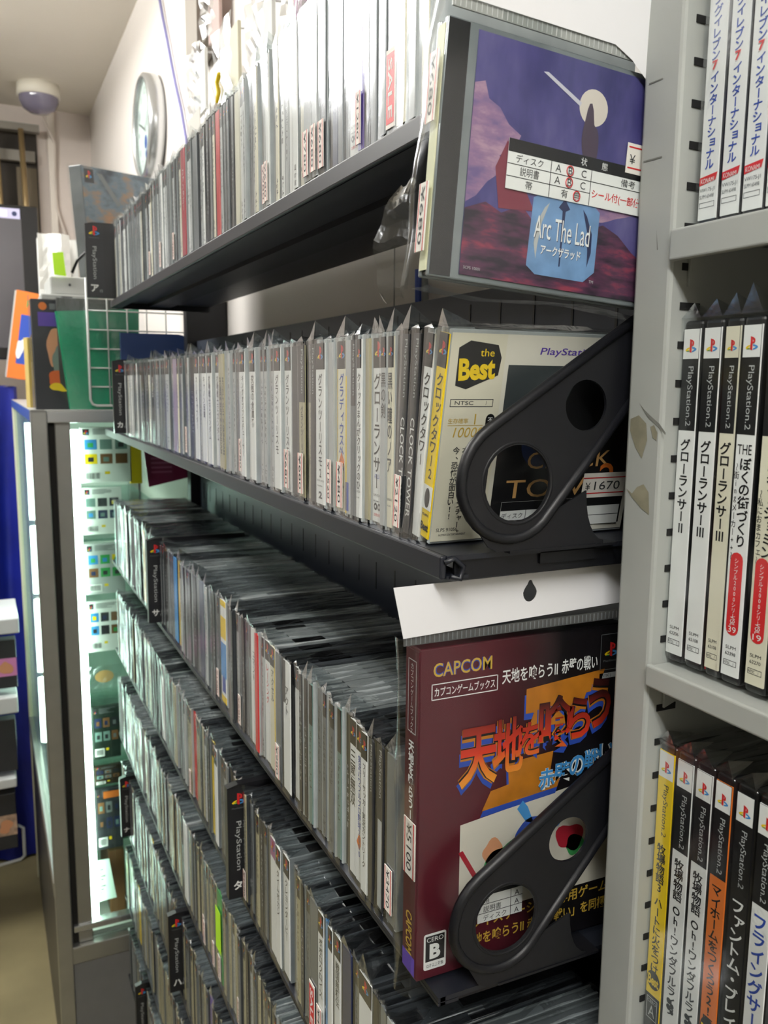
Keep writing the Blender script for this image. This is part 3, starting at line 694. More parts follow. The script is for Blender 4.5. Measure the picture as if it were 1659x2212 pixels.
b = MB(); b.box(-0.0004, 0, 0.002, 0.0098, 0.003, 0.122, mat('yellowed_spine_paper', 'D9D8B4', 0.6, var=0.08)); Sheet(b, (-0.0004, 0.0098, 0.003), NY, Z).rtext('ARC', 0.004, 0.11, 0.003, LGREY, 1, 0.03)
b.build('spine_label', arc)
b = MB(); b.box(0.0175, 0.139, -0.0006, -0.0003, 0.003, 0.122, SKYA); sh = Sheet(b, (0.0175, -0.0006, 0.003), X, Z, 0.00008)
def blob(cx, cy, rx, ry, seed, n=26, amp=0.22):
    q = random.Random(seed); ph = [q.uniform(0, 6.28) for _ in range(4)]
    return [(cx+rx*math.cos(a)*(1+amp*sum(math.sin((j+2)*a+ph[j])/(j+1.3) for j in range(4))), cy+ry*math.sin(a)*(1+amp*sum(math.sin((j+2)*a+ph[j])/(j+1.3) for j in range(4)))) for a in [2*math.pi*i/n for i in range(n)]]
def clip(P, x0=0, x1=0.1215, y0=0, y1=0.119): return [(min(max(a, x0), x1), min(max(c, y0), y1)) for a, c in P]
sh.poly(clip([(0, .094), (.006, .096), (.009, .088), (.016, .085), (.022, .078), (.030, .074), (.026, .066), (.018, .062), (.021, .055), (.012, .048), (.006, .040), (0, .036)]), CLOUD, 1)
sh.poly(clip([(.1215, .084), (.113, .080), (.108, .072), (.114, .064), (.111, .056), (.118, .050), (.1215, .046)]), CLOUD, 1)
sh.poly(clip(blob(.085, .050, .02, .012, 4)), CLOUD, 1)
sh.poly(clip([(0, 0), (.1215, 0), (.1215, .020), (.110, .026), (.099, .034), (.088, .038), (.076, .033), (.06, .036), (.045, .030), (.034, .040), (.022, .034), (.012, .038), (0, .033)]), ROCK, 2)
sh.poly(clip([(.020, .036), (.016, .056), (.022, .070), (.030, .066), (.034, .050), (.042, .038)]), mat('printed_dusky_red', '7A3444', 0.4), 3)
sh.disc(.074, .097, .0095, mat('printed_pale_moon', 'D8CFC4', 0.4), 2)
sh.poly([(.040, .108), (.043, .1085), (.066, .098), (.065, .096)], mat('printed_steel_white', 'C8C6D2', 0.4), 3)
sh.poly(blob(.0735, .080, .0052, .016, 9), mat('printed_deep_umber', '4A3C4C', 0.4), 3)
sh.poly(blob(.078, .064, .003, .008, 3), mat('printed_dusky_red', '7A3444', 0.4), 3)
BLP = mat('printed_pale_blue', '6E93BE', 0.4, var=0.15, vscale=90)
sh.poly([(.040, .010), (.046, .006), (.078, .006), (.085, .012), (.085, .044), (.078, .049), (.050, .050), (.041, .045)], BLP, 4)
sh.poly([(.060, .046), (.061, .050), (.0622, .046), (.0650, .0425), (.0622, .041), (.0616, .012), (.0608, .012), (.0602, .041), (.0575, .0425)], NAVY, 5)
for sx, cx in ((1, .0455), (-1, .0795)):
    sh.poly([(cx, .014), (cx-sx*.002, .022), (cx-sx*.0015, .032), (cx+sx*.003, .041), (cx+sx*.006, .044), (cx+sx*.002, .033), (cx+sx*.0005, .022)], NAVY if sx < 0 else LGREY, 5)
sh.text('Arc The Lad', .0435, .0245, .0115, NAVY, 5, .0365); sh.text('Arc The Lad', .0431, .0249, .0115, WHITE, 6, .0365)
sh.text('アークザラッド', .0485, .0165, .0052, NAVY, 5, .0265, .02); sh.text('アークザラッド', .0482, .0167, .0052, WHITE, 6, .0265, .02)
sh.text('SCPS 10001', .002, .003, .0015, LGREY, 5, .010); sh.text('TM', .082, .006, .0016, LGREY, 5)
sh.rect(.1085, .088, .1215, .104, BLACK, 4); sh.emblem(.110, .0935, .0105, 5); sh.text('PlayStation', .1095, .0905, .0016, GREYP, 5, .0105)
b.build('front_cover', arc)
b = MB(); b.box(0.040, 0.141, -0.0016, -0.0013, 0.0495, 0.0745, WHITE); sh = Sheet(b, (0.040, -0.0016, 0.0495), X, Z, 0.00008)
sh.rect(0, .0185, .101, .025, BLACK, 1); sh.text('状', .046, .0198, .004, WHITE, 2); sh.text('態', .060, .0198, .004, WHITE, 2)
for zz in (.0062, .0124): sh.rect(0, zz, .0535, zz+.0004, BLACK, 1)
sh.rect(.0535, .0124, .101, .0128, BLACK, 1)
for xx in (.027, .0535): sh.rect(xx, 0, xx+.0004, .0185, BLACK, 1)
sh.text('ディスク', .005, .0136, .0042, TITLE_G, 2, .017); sh.text('説明書', .008, .0074, .0044, TITLE_G, 2, .012); sh.text('帯', .012, .0012, .0044, TITLE_G, 2)
for zz in (.0137, .0076):
    for ch, xx in (('A', .030), ('B', .0385), ('C', .047)): sh.text(ch, xx, zz, .0038, TITLE_G, 2)
sh.text('有', .035, .0012, .0044, TITLE_G, 2); sh.text('無', .043, .0012, .0044, TITLE_G, 2); sh.text('備考', .074, .0136, .0042, TITLE_G, 2, .010)
for cx, cz in ((.0395, .0155), (.0395, .0095), (.0452, .0034)):
    b.tube([tuple(sh.org(3)+sh.u*(cx+.0022*math.cos(q))+sh.v*(cz+.0026*math.sin(q))) for q in [i*math.pi/6 for i in range(12)]], .0003, RED, 5, True)
sh.text('シール付(一部使用済)', .055, .0035, .0055, RED, 2, .044, .01)
tag(b.build('condition_sticker', arc), 'white condition table with red circled marks')
b = MB(); b.box(0.116, 0.142, -0.0020, -0.0017, 0.071, 0.087, SEAL); sh = Sheet(b, (0.116, -0.002, 0.071), X, Z, 0.00008)
sh.rect(.001, .0025, .026, .0033, RED, 1); sh.rect(.001, .0135, .026, .0143, RED, 1); sh.text('¥', .002, .005, .005, TITLE_G, 2); sh.text('680', .0125, .005, .006, TITLE_G, 2, .011)
b.build('price_sticker', arc)
for z0 in (0.012, 0.075): link('price_sticker', seal(0.0095, 0.034, '¥680'), arc, (-0.003, 0.006, z0))
# the bag: front film, side film bulging to the left, crumpled lower corner, top seam
rn = random.Random(3); b = MB()
def grid(mb, fn, nu, nv, m, smooth=True):
    vs = [fn(i/nu, j/nv) for j in range(nv+1) for i in range(nu+1)]
    mb.add(vs, [(j*(nu+1)+i, j*(nu+1)+i+1, (j+1)*(nu+1)+i+1, (j+1)*(nu+1)+i) for j in range(nv) for i in range(nu)], m, smooth)
grid(b, lambda u, v: (-0.002+0.148*u, -0.003-0.0008*math.sin(9*u+5*v)-rn.uniform(0, .0004), -0.004+0.137*v), 12, 12, BAG)
grid(b, lambda u, v: (-0.003-0.006*math.sin(math.pi*u)*(1.3-v)-.0008*math.sin(14*v+4*u), -0.003+0.020*u, -0.006+0.139*v), 6, 18, BAG)
grid(b, lambda u, v: (-0.002+0.146*u, -0.003+0.016*v, -0.005-0.002*math.sin(7*u)-rn.uniform(0, .001)), 12, 3, BAGT)
grid(b, lambda u, v: (-0.006-0.014*u*(math.sin(math.pi*(0.15+0.8*v)))-.001*math.sin(17*v), 0.012+0.012*u, -0.012+0.06*v+.002*math.sin(6*u)), 6, 14, BAGT, False)
arcbag = b.build('plastic_bag', arc)
b = MB(); b.box(0.0, 0.146, -0.0035, -0.0025, 0.128, 0.1335, mat('frosted_seam_plastic', '8F938F', 0.4))
for i in range(48): b.box(0.001+i*0.003, 0.0015+i*0.003, -0.0037, -0.0035, 0.1285, 0.133, LGREY)
b.build('bag_seam', arcbag)
TAGW = mat('glossy_white_card', 'E4E4E6', 0.3)
b = MB(); grid(b, lambda u, v: (0.004+0.142*u, -0.0045-0.003*v-0.004*max(0, u-0.75)*v*4, 0.133+0.05*v-0.10*max(0, u-.70)*(1-v)), 12, 6, TAGW)
s_ = Sheet(b, (0.0, -0.0078, 0.170), X, Z); s_.disc(0.062, 0.0, 0.004, BLACK, 3)
b.build('hang_tag', arcbag)

# ================================================================== MAROON BOXED BOOK on the third shelf
cap = thing('boxed_game_book', 'maroon and black boxed game book in clear bag with white hang tag, third black shelf', 'boxed game', (0.2215, 0.4225, -0.3615))
bw, bd, bh = 0.148, 0.018, 0.210
def two_tone(name, c1, c2, x0, x1):
    m = bpy.data.materials.new(name); m.use_nodes = True; nt = m.node_tree; bs = nt.nodes['Principled BSDF']; bs.inputs['Roughness'].default_value = 0.3
    tc = nt.nodes.new('ShaderNodeTexCoord'); sx = nt.nodes.new('ShaderNodeSeparateXYZ'); mr = nt.nodes.new('ShaderNodeMapRange'); mr.inputs['From Min'].default_value = x0; mr.inputs['From Max'].default_value = x1
    mx = nt.nodes.new('ShaderNodeMix'); mx.data_type = 'RGBA'; mx.inputs['A'].default_value = lin(c1); mx.inputs['B'].default_value = lin(c2)
    nt.links.new(tc.outputs['Object'], sx.inputs[0]); nt.links.new(sx.outputs['X'], mr.inputs['Value']); nt.links.new(mr.outputs['Result'], mx.inputs['Factor']); nt.links.new(mx.outputs['Result'], bs.inputs['Base Color']); return m
BOXP = two_tone('maroon_to_black_print', '541C26', '121013', 0.045, 0.100)
MB().box(0, bw, 0, bd, 0, bh, BOXP, 0.001).build('box', cap)
b = MB(); b.box(-0.0004, 0, 0.001, bd-0.001, 0.002, bh-0.002, MAROON); sh = Sheet(b, (-0.0004, bd-0.001, 0.002), NY, Z, 0.00008); w = bd-0.002
sh.frame(w*.2, .155, w*.85, .200, .0005, LGREY, 1); sh.vtext('カプコンゲームブックス', w*.52, .198, .0038, LGREY, 2, .0040)
sh.vtext('天地を喰らうII', w*.52, .150, .0068, WHITE, 2, .0072, .03); sh.vtext('赤壁の戦い', w*.52, .096, .0058, WHITE, 2, .0062, .03); sh.rtext('CAPCOM', w*.52, .040, w*.5, GOLD, 2, .028, .02); sh.rect(0, 0, w, .012, PURP, 1)
b.build('spine_print', cap)
link('price_sticker', seal(0.015, 0.036, '¥5100'), cap, (-0.0012, 0.008, 0.066))
b = MB(); b.box(0.0006, bw-0.0006, -0.0004, -0.0001, 0.0006, bh-0.0006, BOXP); sh = Sheet(b, (0, -0.0004, 0), X, Z, 0.00009)
OUT = mat('silver_outline_print', 'C9C8C6', 0.4); LOGO1 = mat('burnt_orange_print', 'B8731E', 0.4, var=0.2, vscale=60); 
sh.text('CAPCOM', .0085, .1925, .0085, BLUE, 2, .040, .05); sh.text('CAPCOM', .0085, .1925, .0085, GOLD, 3, .040, .012)
sh.frame(.0075, .1785, .053, .1885, .0006, WHITE, 2); sh.text('カプコンゲームブックス', .0095, .1805, .0058, WHITE, 2, .0415, .01)
sh.text('天地を喰らうII', .056, .1815, .0095, WHITE, 2, .041, .015); sh.text('赤壁の戦い', .100, .1820, .0095, WHITE, 2, .028, .015)
II = lambda ox, oy, kx=1: [(ox+a*kx, oy+c) for a, c in [(.0, .0), (.060, .0), (.056, .011), (.046, .011), (.046, .067), (.060, .067), (.064, .079), (.008, .079), (.004, .067), (.017, .067), (.017, .011), (.004, .011)]]
III_t = [(.074, .176), (.134, .181), (.130, .168), (.120, .167), (.112, .145), (.096, .140), (.100, .163), (.091, .162), (.086, .140), (.072, .138), (.080, .160), (.074, .160)]
sh.poly([(a-.0012, c-.004) for a, c in III_t], BLUE, 2); sh.poly(III_t, LOGO1, 3)
II_b = [(.044, .102), (.100, .107), (.104, .118), (.094, .118), (.096, .132), (.062, .130), (.063, .116), (.050, .114)]
sh.poly([(a-.0012, c-.004) for a, c in II_b], BLUE, 2); sh.poly(II_b, LOGO1, 3)
FIRE = bpy.data.materials.new('fire_lettering_print'); FIRE.use_nodes = True
def fire(m, z0, z1, cols):
    nt = m.node_tree; bs = nt.nodes['Principled BSDF']; bs.inputs['Roughness'].default_value = 0.4
    tc = nt.nodes.new('ShaderNodeTexCoord'); sx = nt.nodes.new('ShaderNodeSeparateXYZ'); mr = nt.nodes.new('ShaderNodeMapRange'); mr.inputs['From Min'].default_value = z0; mr.inputs['From Max'].default_value = z1
    cr = nt.nodes.new('ShaderNodeValToRGB'); e = cr.color_ramp.elements
    e[0].position, e[0].color = 0, lin(cols[0]); e[1].position, e[1].color = 1, lin(cols[-1]); q = e.new(0.45); q.color = lin(cols[1])
    nt.links.new(tc.outputs['Object'], sx.inputs[0]); nt.links.new(sx.outputs['Z'], mr.inputs['Value']); nt.links.new(mr.outputs['Result'], cr.inputs['Fac']); nt.links.new(cr.outputs['Color'], bs.inputs['Base Color'])
fire(FIRE, .120, .165, ('F0A030', 'D83A20', '3A1414'))
xs, wd = .027, [.027, .022, .016, .025, .018, .018]
cx = xs
for i, c in enumerate('天地を喰らう'):
    hh = [.038, .036, .022, .036, .028, .034][i]; y0 = .1195+.0045*i+(0.004 if c == 'を' else 0)
    sh.text(c, cx-.0016, y0-.004, hh, BLUE, 4, wd[i]*1.03, .075); sh.text(c, cx-.0008, y0-.0006, hh, LOGO1, 5, wd[i]*1.02, .07); sh.text(c, cx-.0003, y0, hh, BLACK, 6, wd[i], .045); sh.text(c, cx, y0, hh, FIRE, 7, wd[i], .022)
    cx += wd[i]*0.88
for i, c in enumerate('赤壁の戦い'):
    sh.text(c, .085+i*.0118, .107+.0022*i, .0145, WHITE, 8, .0125, .06); sh.text(c, .085+i*.0118, .107+.0022*i, .0145, SKY, 9, .0125, .02)
IV = mat('ivory_picture_print', 'D8D2C4', 0.45)
sh.poly([(.029, .018), (.146, .012), (.146, .109), (.029, .096)], IV, 1)
# plain stand-in strokes of colour for the printed picture
for P, m in (([(.028, .078), (.031, .079), (.050, .046), (.047, .045)], CRIM), (blob(.062, .066, .013, .012, 21), GREEN), (blob(.083, .079, .016, .011, 22), BLUE), (blob(.098, .088, .010, .008, 23), SKY), (blob(.053, .072, .008, .009, 24), FLESH),
             ([(.040, .046), (.085, .068), (.086, .066), (.043, .043)], SKY), (blob(.112, .070, .010, .010, 25), CRIM), (blob(.116, .064, .008, .006, 26), GREEN), (blob(.047, .040, .009, .004, 27), FLESH), (blob(.120, .098, .006, .005, 28), CRIM), ([(.070, .098), (.074, .103), (.078, .098), (.083, .086), (.077, .088)], SKY)):
    sh.poly(P, m, 3)
sh.rect(.0, .0006, bw-.0006, .034, BOXP, 5)
sh.text('プレイステーション専用ゲーム', .030, .024, .0085, GOLD, 6, .115, .02); sh.text('「天地を喰らうII 赤壁の戦い」を同梱!', .030, .0125, .0085, GOLD, 6, .115, .02)
sh.rrect(.005, .006, .0205, .030, .0015, WHITE, 6); sh.rect(.0062, .0115, .0193, .0285, BLACK, 7); sh.text('CERO', .0070, .0245, .0030, WHITE, 8, .0115); sh.text('B', .0090, .0130, .0100, WHITE, 8, .0075, .05); sh.text('12才以上対象', .0068, .0075, .0026, TITLE_G, 8, .012)
sh.rect(.130, .178, .147, .205, BLACK, 2); sh.frame(.130, .180, .147, .204, .0004, GREYP, 3); sh.emblem(.133, .189, .011, 4); sh.text('PlayStation', .1325, .185, .0018, GREYP, 4, .012); sh.rect(.130, .1745, .147, .178, LGREY, 3); sh.text('NTSC J', .132, .1750, .0022, BLACK, 4)
b.build('front_print', cap)
b = MB(); b.box(0.042, 0.075, -0.0022, -0.0019, 0.028, 0.052, WHITE); sh = Sheet(b, (0.042, -0.0022, 0.028), X, Z, 0.00008)
sh.rect(0, .018, .033, .024, BLACK, 1)
for q in (.006, .012): sh.rect(0, q, .033, q+.0004, BLACK, 1)
sh.rect(.024, 0, .0244, .018, BLACK, 1)
for q, tx in ((.0128, '箱'), (.0068, '説明書'), (.0008, 'ディスク')): sh.text(tx, .004, q, .0042, TITLE_G, 2); sh.text('A', .027, q, .0036, TITLE_G, 2)
b.build('condition_sticker', cap)
b = MB(); rn = random.Random(5)
grid(b, lambda u, v: (-0.006+0.158*u, -0.0035-rn.uniform(0, .0006), -0.006+0.222*v), 10, 14, BAG)
grid(b, lambda u, v: (-0.004-0.009*math.sin(math.pi*u)*(0.5+0.5*math.sin(3+4*v))-.001*math.sin(15*v+5*u), -0.0035+0.026*u, -0.008+0.224*v), 6, 20, BAG)
grid(b, lambda u, v: (-0.004+0.155*u, -0.0035+0.025*v, 0.213+0.003*math.sin(6*u)+rn.uniform(0, .0015)), 10, 3, BAGT)
capbag = b.build('plastic_bag', cap)
b = MB(); b.box(-0.012, 0.150, -0.003, -0.002, 0.2145, 0.220, mat('dark_seam_plastic', '4C4D4C', 0.4))
for i in range(54): b.box(-0.011+i*0.003, -0.0103+i*0.003, -0.0033, -0.003, 0.215, 0.2195, GREYP)
b.build('bag_seam', capbag)
# white header card with a teardrop hole
cu = bpy.data.curves.new('h', 'CURVE'); cu.dimensions = '2D'; cu.fill_mode = 'BOTH'; cu.extrude = 0.0003
for pts in ([(-0.013, .2195), (.150, .2255), (.150, .2505), (-0.0195, .2495)], [(.0715+.005*math.sin(q)*(1-.35*max(0, math.cos(q))), .2385+.0060*math.cos(q)*(1.25 if math.cos(q) > .9 else 1)) for q in [i*math.pi/10 for i in range(20)]]):
    s = cu.splines.new('POLY'); s.points.add(len(pts)-1); s.use_cyclic_u = True
    for p, c in zip(s.points, pts): p.co = (c[0], c[1], 0, 1)
o = bpy.data.objects.new('h', cu); C.collection.objects.link(o); me = bpy.data.meshes.new_from_object(o.evaluated_get(bpy.context.evaluated_depsgraph_get())); bpy.data.objects.remove(o)
b = MB(); b.add([(v.co.x, -0.004+v.co.z, v.co.y) for v in me.vertices], [tuple(p.vertices) for p in me.polygons], TAGW); b.build('hang_tag', capbag)

# ================================================================== GREY SHELVING with black keep cases
GK = 0.93
gs = thing('grey_shelving', 'grey painted steel shelving at the right with a chipped front post', 'shelving', (0.363*GK, 0.39*GK, FL))
def K(mb, name, p=None): return mb.build(name, p or gs, (0, 0, 0) if p else (-0.363*GK, -0.39*GK, H))
PX = 0.363*GK; PY0, PY1 = 0.391*GK, 0.4215*GK
b = MB(); b.box(PX, PX+0.20, PY0, PY1, FL, 0.75, GREYS, 0.0022)
SLOT = mat('black_slot', '0A0A0A', 0.9)
for i in range(60):
    z = -0.58+i*0.0207
    if z < 0.6: b.box(PX+0.008, PX+0.022, PY0-0.0006, PY0, z, z+0.0039, SLOT)
def chip(P, m):
    q = [onx(a, c, PX-0.0003) for a, c in P]; b.add([(PX-0.0003, p[1], p[2]) for p in q], [tuple(range(len(q)))], m)
for P in ([(1362, 905), (1380, 897), (1396, 915), (1398, 950), (1386, 990), (1372, 965), (1361, 930)], [(1353, 1055), (1365, 1066), (1376, 1052), (1390, 1046), (1401, 1064), (1402, 1112), (1385, 1098), (1366, 1075)], [(1405, 922), (1413, 918), (1420, 935), (1418, 952), (1410, 945)]): chip(P, CHIPM)
SCUF = mat('dark_scuff', '6E6F69', 0.8)
for P in ([(1402, 180), (1432, 168), (1432, 170), (1402, 183)], [(1390, 348), (1430, 337), (1430, 340), (1390, 351)], [(1380, 870), (1392, 885), (1404, 897), (1424, 915), (1438, 935), (1437, 940), (1420, 920), (1400, 902)], [(1418, 495), (1421, 540), (1419, 540)]): chip(P, SCUF)
K(b, 'post')
K(MB().box(PX+0.20, PX+0.215, 0.0, PY1, FL, 0.75, GREYS), 'back_panel')
for z, th in ((0.0865*GK, 0.015), (-0.1695*GK, 0.0115), (-0.4275*GK, 0.0115), (0.345*GK, 0.015)):
    b = MB(); b.box(PX-0.001, PX+0.20, 0.0, PY0-0.001, z-0.003, z, GREYS)
    b.box(PX-0.003, PX+0.001, 0.0, PY0-0.001, z-th, z+0.0015, GREYS, 0.0014, 3)
    sh_ = K(b, 'shelf')
    K(MB().prism([(0, 0), (0.046, 0), (0.011, -0.020), (0, -0.024)], (PX+0.012, PY0-0.002, z-0.003), X, Z, 0.0018, GREYS), 'shelf_bracket', sh_)

def keep_case(y_hi, y_lo, z0, label, spec, i):
    yc = (y_hi+y_lo)/2*GK; t = min((y_hi-y_lo)*GK, 0.0140); z0 *= GK
    r = thing('keep_case', label, 'keep case', (0.3755*GK, yc, z0), None, spec['grp'])
    b = MB(); b.box(0.0, 0.135, -t/2, t/2, 0, 0.190, PS2B, 0.0022, 3); b.build('case_body', r)
    w = t*0.86; b = MB(); b.box(-0.0005, 0.001, -w/2, w/2, 0.0045, 0.1855, spec['col']); sh = Sheet(b, (-0.0005, w/2, 0.0045), NY, Z, 0.00009)
    if spec.get('std', True):
        top = spec.get('top', BLACK)
        sh.rect(0, 0.1805-0.054, w, 0.181, top, 1)
        sh.rect(w*0.02, 0.1805-0.0155, w*0.98, 0.1808, spec.get('sq', WHITE), 2); e = w*0.70; sh.emblem(w/2-e/2, 0.1685, e, 3)
        sh.rtext('PlayStation.2', w*0.52, 0.161, w*0.42, spec.get('tx', LGREY), 2, 0.032)
    ink = spec.get('ink', BLACK); tl = spec['title']; n = len(tl.replace(' ', ''))+.5*tl.count(' ')
    z1 = spec.get('z1', 0.122); ch = spec.get('ch', min(0.0066, 0.085/n)); 
    sh.vtext(tl, w*spec.get('xc', 0.5), z1, min(ch*1.08, w*0.8), ink, 2, ch, 0.02)
    if spec.get('code'):
        sh.text(spec['code'][0], w*.2, 0.0145, 0.0018, TITLE_G, 2, w*.6); sh.text(spec['code'][1], w*.2, 0.0112, 0.0018, TITLE_G, 2, w*.6); sh.frame(w*.12, .0055, w*.88, .0085, .0003, TITLE_G, 1); sh.text('NTSC', w*.17, .0062, .0015, TITLE_G, 2, w*.34); sh.text('J', w*.68, .0062, .0015, TITLE_G, 2)
    for fn in spec.get('deco', []): fn(sh, w)
    b.build('spine_label', r)
    b = MB(); q = random.Random(i*7+1); hw = t/2+0.0003
    grid(b, lambda u, v: (-0.0016-q.uniform(0, .0003), -hw+2*hw*u, -0.001+0.193*v), 3, 8, BAG)
    grid(b, lambda u, v: (-0.0016+0.137*v, -hw+2*hw*u, 0.1915+q.uniform(0, .0025)), 3, 7, BAGT, False)
    b.add([(-0.002, -hw, .191), (-0.002, hw, .191), (-0.001, q.uniform(-hw*.6, hw*.3), .191+spec.get('ear', .008)), (.02, 0, .194)], [(0, 1, 2), (0, 2, 3), (1, 3, 2)], BAGT)
    b.build('plastic_bag', r)
    if spec.get('side'): MB().box(0.002, 0.13, -t/2-0.0012, -t/2-0.0002, 0.005, 0.165, spec['side']).build('cover_sleeve', r)
    return r
z2 = -0.1665; gB = 'black keep cases on the middle grey shelf'
def pill(num, z1=.066, z0=.022): return lambda sh, w: (sh.rrect(w*.14, z0, w*.86, z1, w*.34, RED, 2), sh.vtext('シンプル2000シリーズ', w*.5, z1-.003, .0027, WHITE, 3, .0029), sh.rtext('VOL', w*.5, z0+.0105, w*.28, WHITE, 3, .0055), sh.text(num, w*.27, z0+.0015, .0032, WHITE, 3, w*.46))
K2 = [dict(col=WHITE, title='グローランサーⅡ', code=('SLPM', '62206'), what='white and black keep case, leftmost on the middle grey shelf', ear=.008),
      dict(col=WHITE, title='グローランサーⅢ', code=('SLPM', '62108'), what='white and black keep case beside a thin red stripe, second from left', ear=.009),
      dict(col=CREAM, title='グローランサーⅢ', code=('SLPM', '62108'), sq=CREAM, what='cream and black keep case third from left on the middle grey shelf', ear=.011),
      dict(col=WHITE, title='ぼくの街づくり', xc=.62, ch=.0066, z1=.115, code=('SLPM', '62398'), what='white keep case with red pill numbered 39 on the middle grey shelf', ear=.015,
           deco=[pill('39'), lambda sh, w: (sh.text('THE', w*.1, .1165, .0050, BLACK, 2, w*.8), sh.vtext('～街ingメーカー++～', w*.14, .112, .0034, BLACK, 2, .0042))]),
      dict(col=CREAM, title='カフェショミン', xc=.66, ch=.0066, z1=.112, sq=CREAM, code=('SLPM', '62270'), what='cream keep case with red pill numbered 19 on the middle grey shelf', ear=.01, deco=[pill('19'), lambda sh, w: sh.vtext('～私におまカフェ～', w*.16, .100, .0034, BLACK, 2, .0042)]),
      dict(col=WHITE, title='ゲーム', what='white keep case at the right edge of the middle grey shelf', ear=.006)]
ys2 = [(.3905, .3760), (.3745, .3605), (.3588, .3472), (.3466, .3326), (.3295, .3152), (.3135, .2990)]
for i, (s, (a, c)) in enumerate(zip(K2, ys2)): s['grp'] = gB; keep_case(a, c, z2, s['what'], s, i)
CAVE = RED
tag(solo('keep_case_sleeve', MB().box(0.3775*GK, 0.46, .3592*GK, .3602*GK, z2*GK+.002, z2*GK+.160, RED), 'thin red cover edge between two keep cases on the middle grey shelf', 'cover sleeve'))
tag(solo('keep_case_sleeve', MB().box(0.3775*GK, 0.46, .3749*GK, .3757*GK, z2*GK+.002, z2*GK+.160, LGREY), 'thin pale cover edge right of the leftmost middle-shelf keep case', 'cover sleeve'))
z1 = 0.0880; gA = 'white keep cases on the upper grey shelf'
def konami(sh, w):
    sh.poly([(0, .0175), (w*.9, .0190), (w, .0228), (0, .0215)], RED, 2); sh.text('KONAMI', w*.08, .0184, .0024, WHITE, 3, w*.75)
    sh.text('VW175-J1', w*.05, .0135, .0024, GREYP, 2, w*.85); sh.text('SLPM 65498', w*.05, .0108, .0018, GREYP, 2, w*.8); sh.frame(w*.05, .0060, w*.9, .0088, .0003, GREYP, 1)
    sh.vtext('7', w*.5, .0785, .0068, RED, 5, .0056, .03)
for i, (a, c, nm) in enumerate([(.3855, .3705, 'leftmost'), (.3692, .3550, 'second from left'), (.3540, .3395, 'third from left'), (.3385, .3240, 'fourth from left'), (.323, .3085, 'fifth from left')]):
    if i > 3: continue
    s = dict(col=WHITE, std=False, title='ワールドサッカーウイニングイレブン  インターナショナル', ink=BLUE, ch=.0053, z1=.168, grp=gA, deco=[konami], ear=.004)
    keep_case(a, c, z1, f'white keep case with blue vertical lettering, {nm} on the upper grey shelf', s, 20+i)
z3 = -0.4245; gC = 'keep cases on the lower grey shelf'
def best(sh, w):
    sh.disc(w*.5, .036, w*.46, BLACK, 3, .006); sh.text('Best', w*.12, .0325, .0065, YEL, 4, w*.76, .03)
    sh.rect(0, 0, w, .026, BLACK, 3); sh.frame(w*.12, .010, w*.88, .024, .0005, LGREY, 4); sh.text('CERO', w*.2, .0205, .0022, LGREY, 5, w*.6); sh.text('A', w*.28, .0120, .0070, LGREY, 5, w*.44)
def best2(sh, w):
    sh.disc(w*.5, .034, w*.47, BLACK, 3, .0085); sh.text('Best', w*.12, .031, .0060, YEL, 4, w*.76, .02); sh.rect(0, .006, w, .020, RED, 3); sh.text('¥2940', w*.08, .010, .0045, WHITE, 4, w*.84)
def duo(sh, w):
    for q in (.032, .028): sh.disc(w*.4, q, w*.16, BLACK, 3); sh.disc(w*.62, q-.002, w*.13, BLACK, 3)
K3 = [dict(col=YEL, top=YEL, sq=WHITE, tx=TITLE_G, title='牧場物語3 ハートに火をつけて', deco=[best], what='yellow keep case, leftmost on the lower grey shelf', z1=.124, ch=.0062),
      dict(col=WHITE, title='牧場物語 Oh!ワンダフルライフ', deco=[duo], what='white and black keep case right of the yellow one on lower grey shelf', ch=.0064),
      dict(col=WHITE, title='牧場物語 Oh!ワンダフルライフ', deco=[duo], what='white keep case directly left of the orange one, lower grey shelf', ch=.0064),
      dict(col=ORANGE, title='マイホームをつくろう2!匠', deco=[best2], what='orange and black keep case on the lower grey shelf', ch=.0066),
      dict(col=BLACK, title='ファントム・ブレイブ', ink=WHITE, what='all black keep case with white lettering on the lower grey shelf', ch=.0084),
      dict(col=WHITE, title='フライングサーカス', ink=BLUE, what='white keep case with blue lettering on the lower grey shelf', ch=.0092)]
ys3 = [(.3900, .3755), (.3745, .3600), (.3590, .3450), (.3440, .3305), (.3285, .3145), (.3132, .2990)]
for i, (s, (a, c)) in enumerate(zip(K3, ys3)): s['grp'] = gC; keep_case(a, c, z3, s['what'], s, 40+i)

# ================================================================== GLASS SHOWCASE beyond the black shelving
SY0, SY1, SX0, SX1, ST = 1.85, 2.95, 0.088, 0.462, -0.058
sc = thing('glass_showcase', 'lit aluminium framed glass showcase beyond the far end of the black shelving', 'showcase', (SX0, SY0, FL))
def S(mb, name, p=None): return mb.build(name, sc, (-SX0, -SY0, H))
S(MB().box(SX0, SX0+.032, SY0, SY0+.03, FL, ST, ALU, .003), 'corner_post')
S(MB().box(SX0+.045, SX0+.075, SY0+.012, SY0+.03, -1.235, ST-.024, ALU, .002), 'door_stile')
S(MB().box(SX0+.03, SX0+.047, SY0+.016, SY0+.03, -1.235, ST-.024, mat('black_rubber_gasket', '15130F', 0.8)), 'gasket')
S(MB().box(SX0, SX0+.026, SY1-.03, SY1, FL, ST, mat('pale_cream_enamel', 'C9C8AE', 0.4), .003), 'corner_post')
for y in (SY0, SY1-.03): S(MB().box(SX1-.03, SX1, y, y+.03, FL, ST, ALU, .003), 'corner_post')
S(MB().box(SX0+.03, SX1, SY0-.001, SY0+.03, ST-.026, ST-.0005, SILV, .002), 'top_rail')
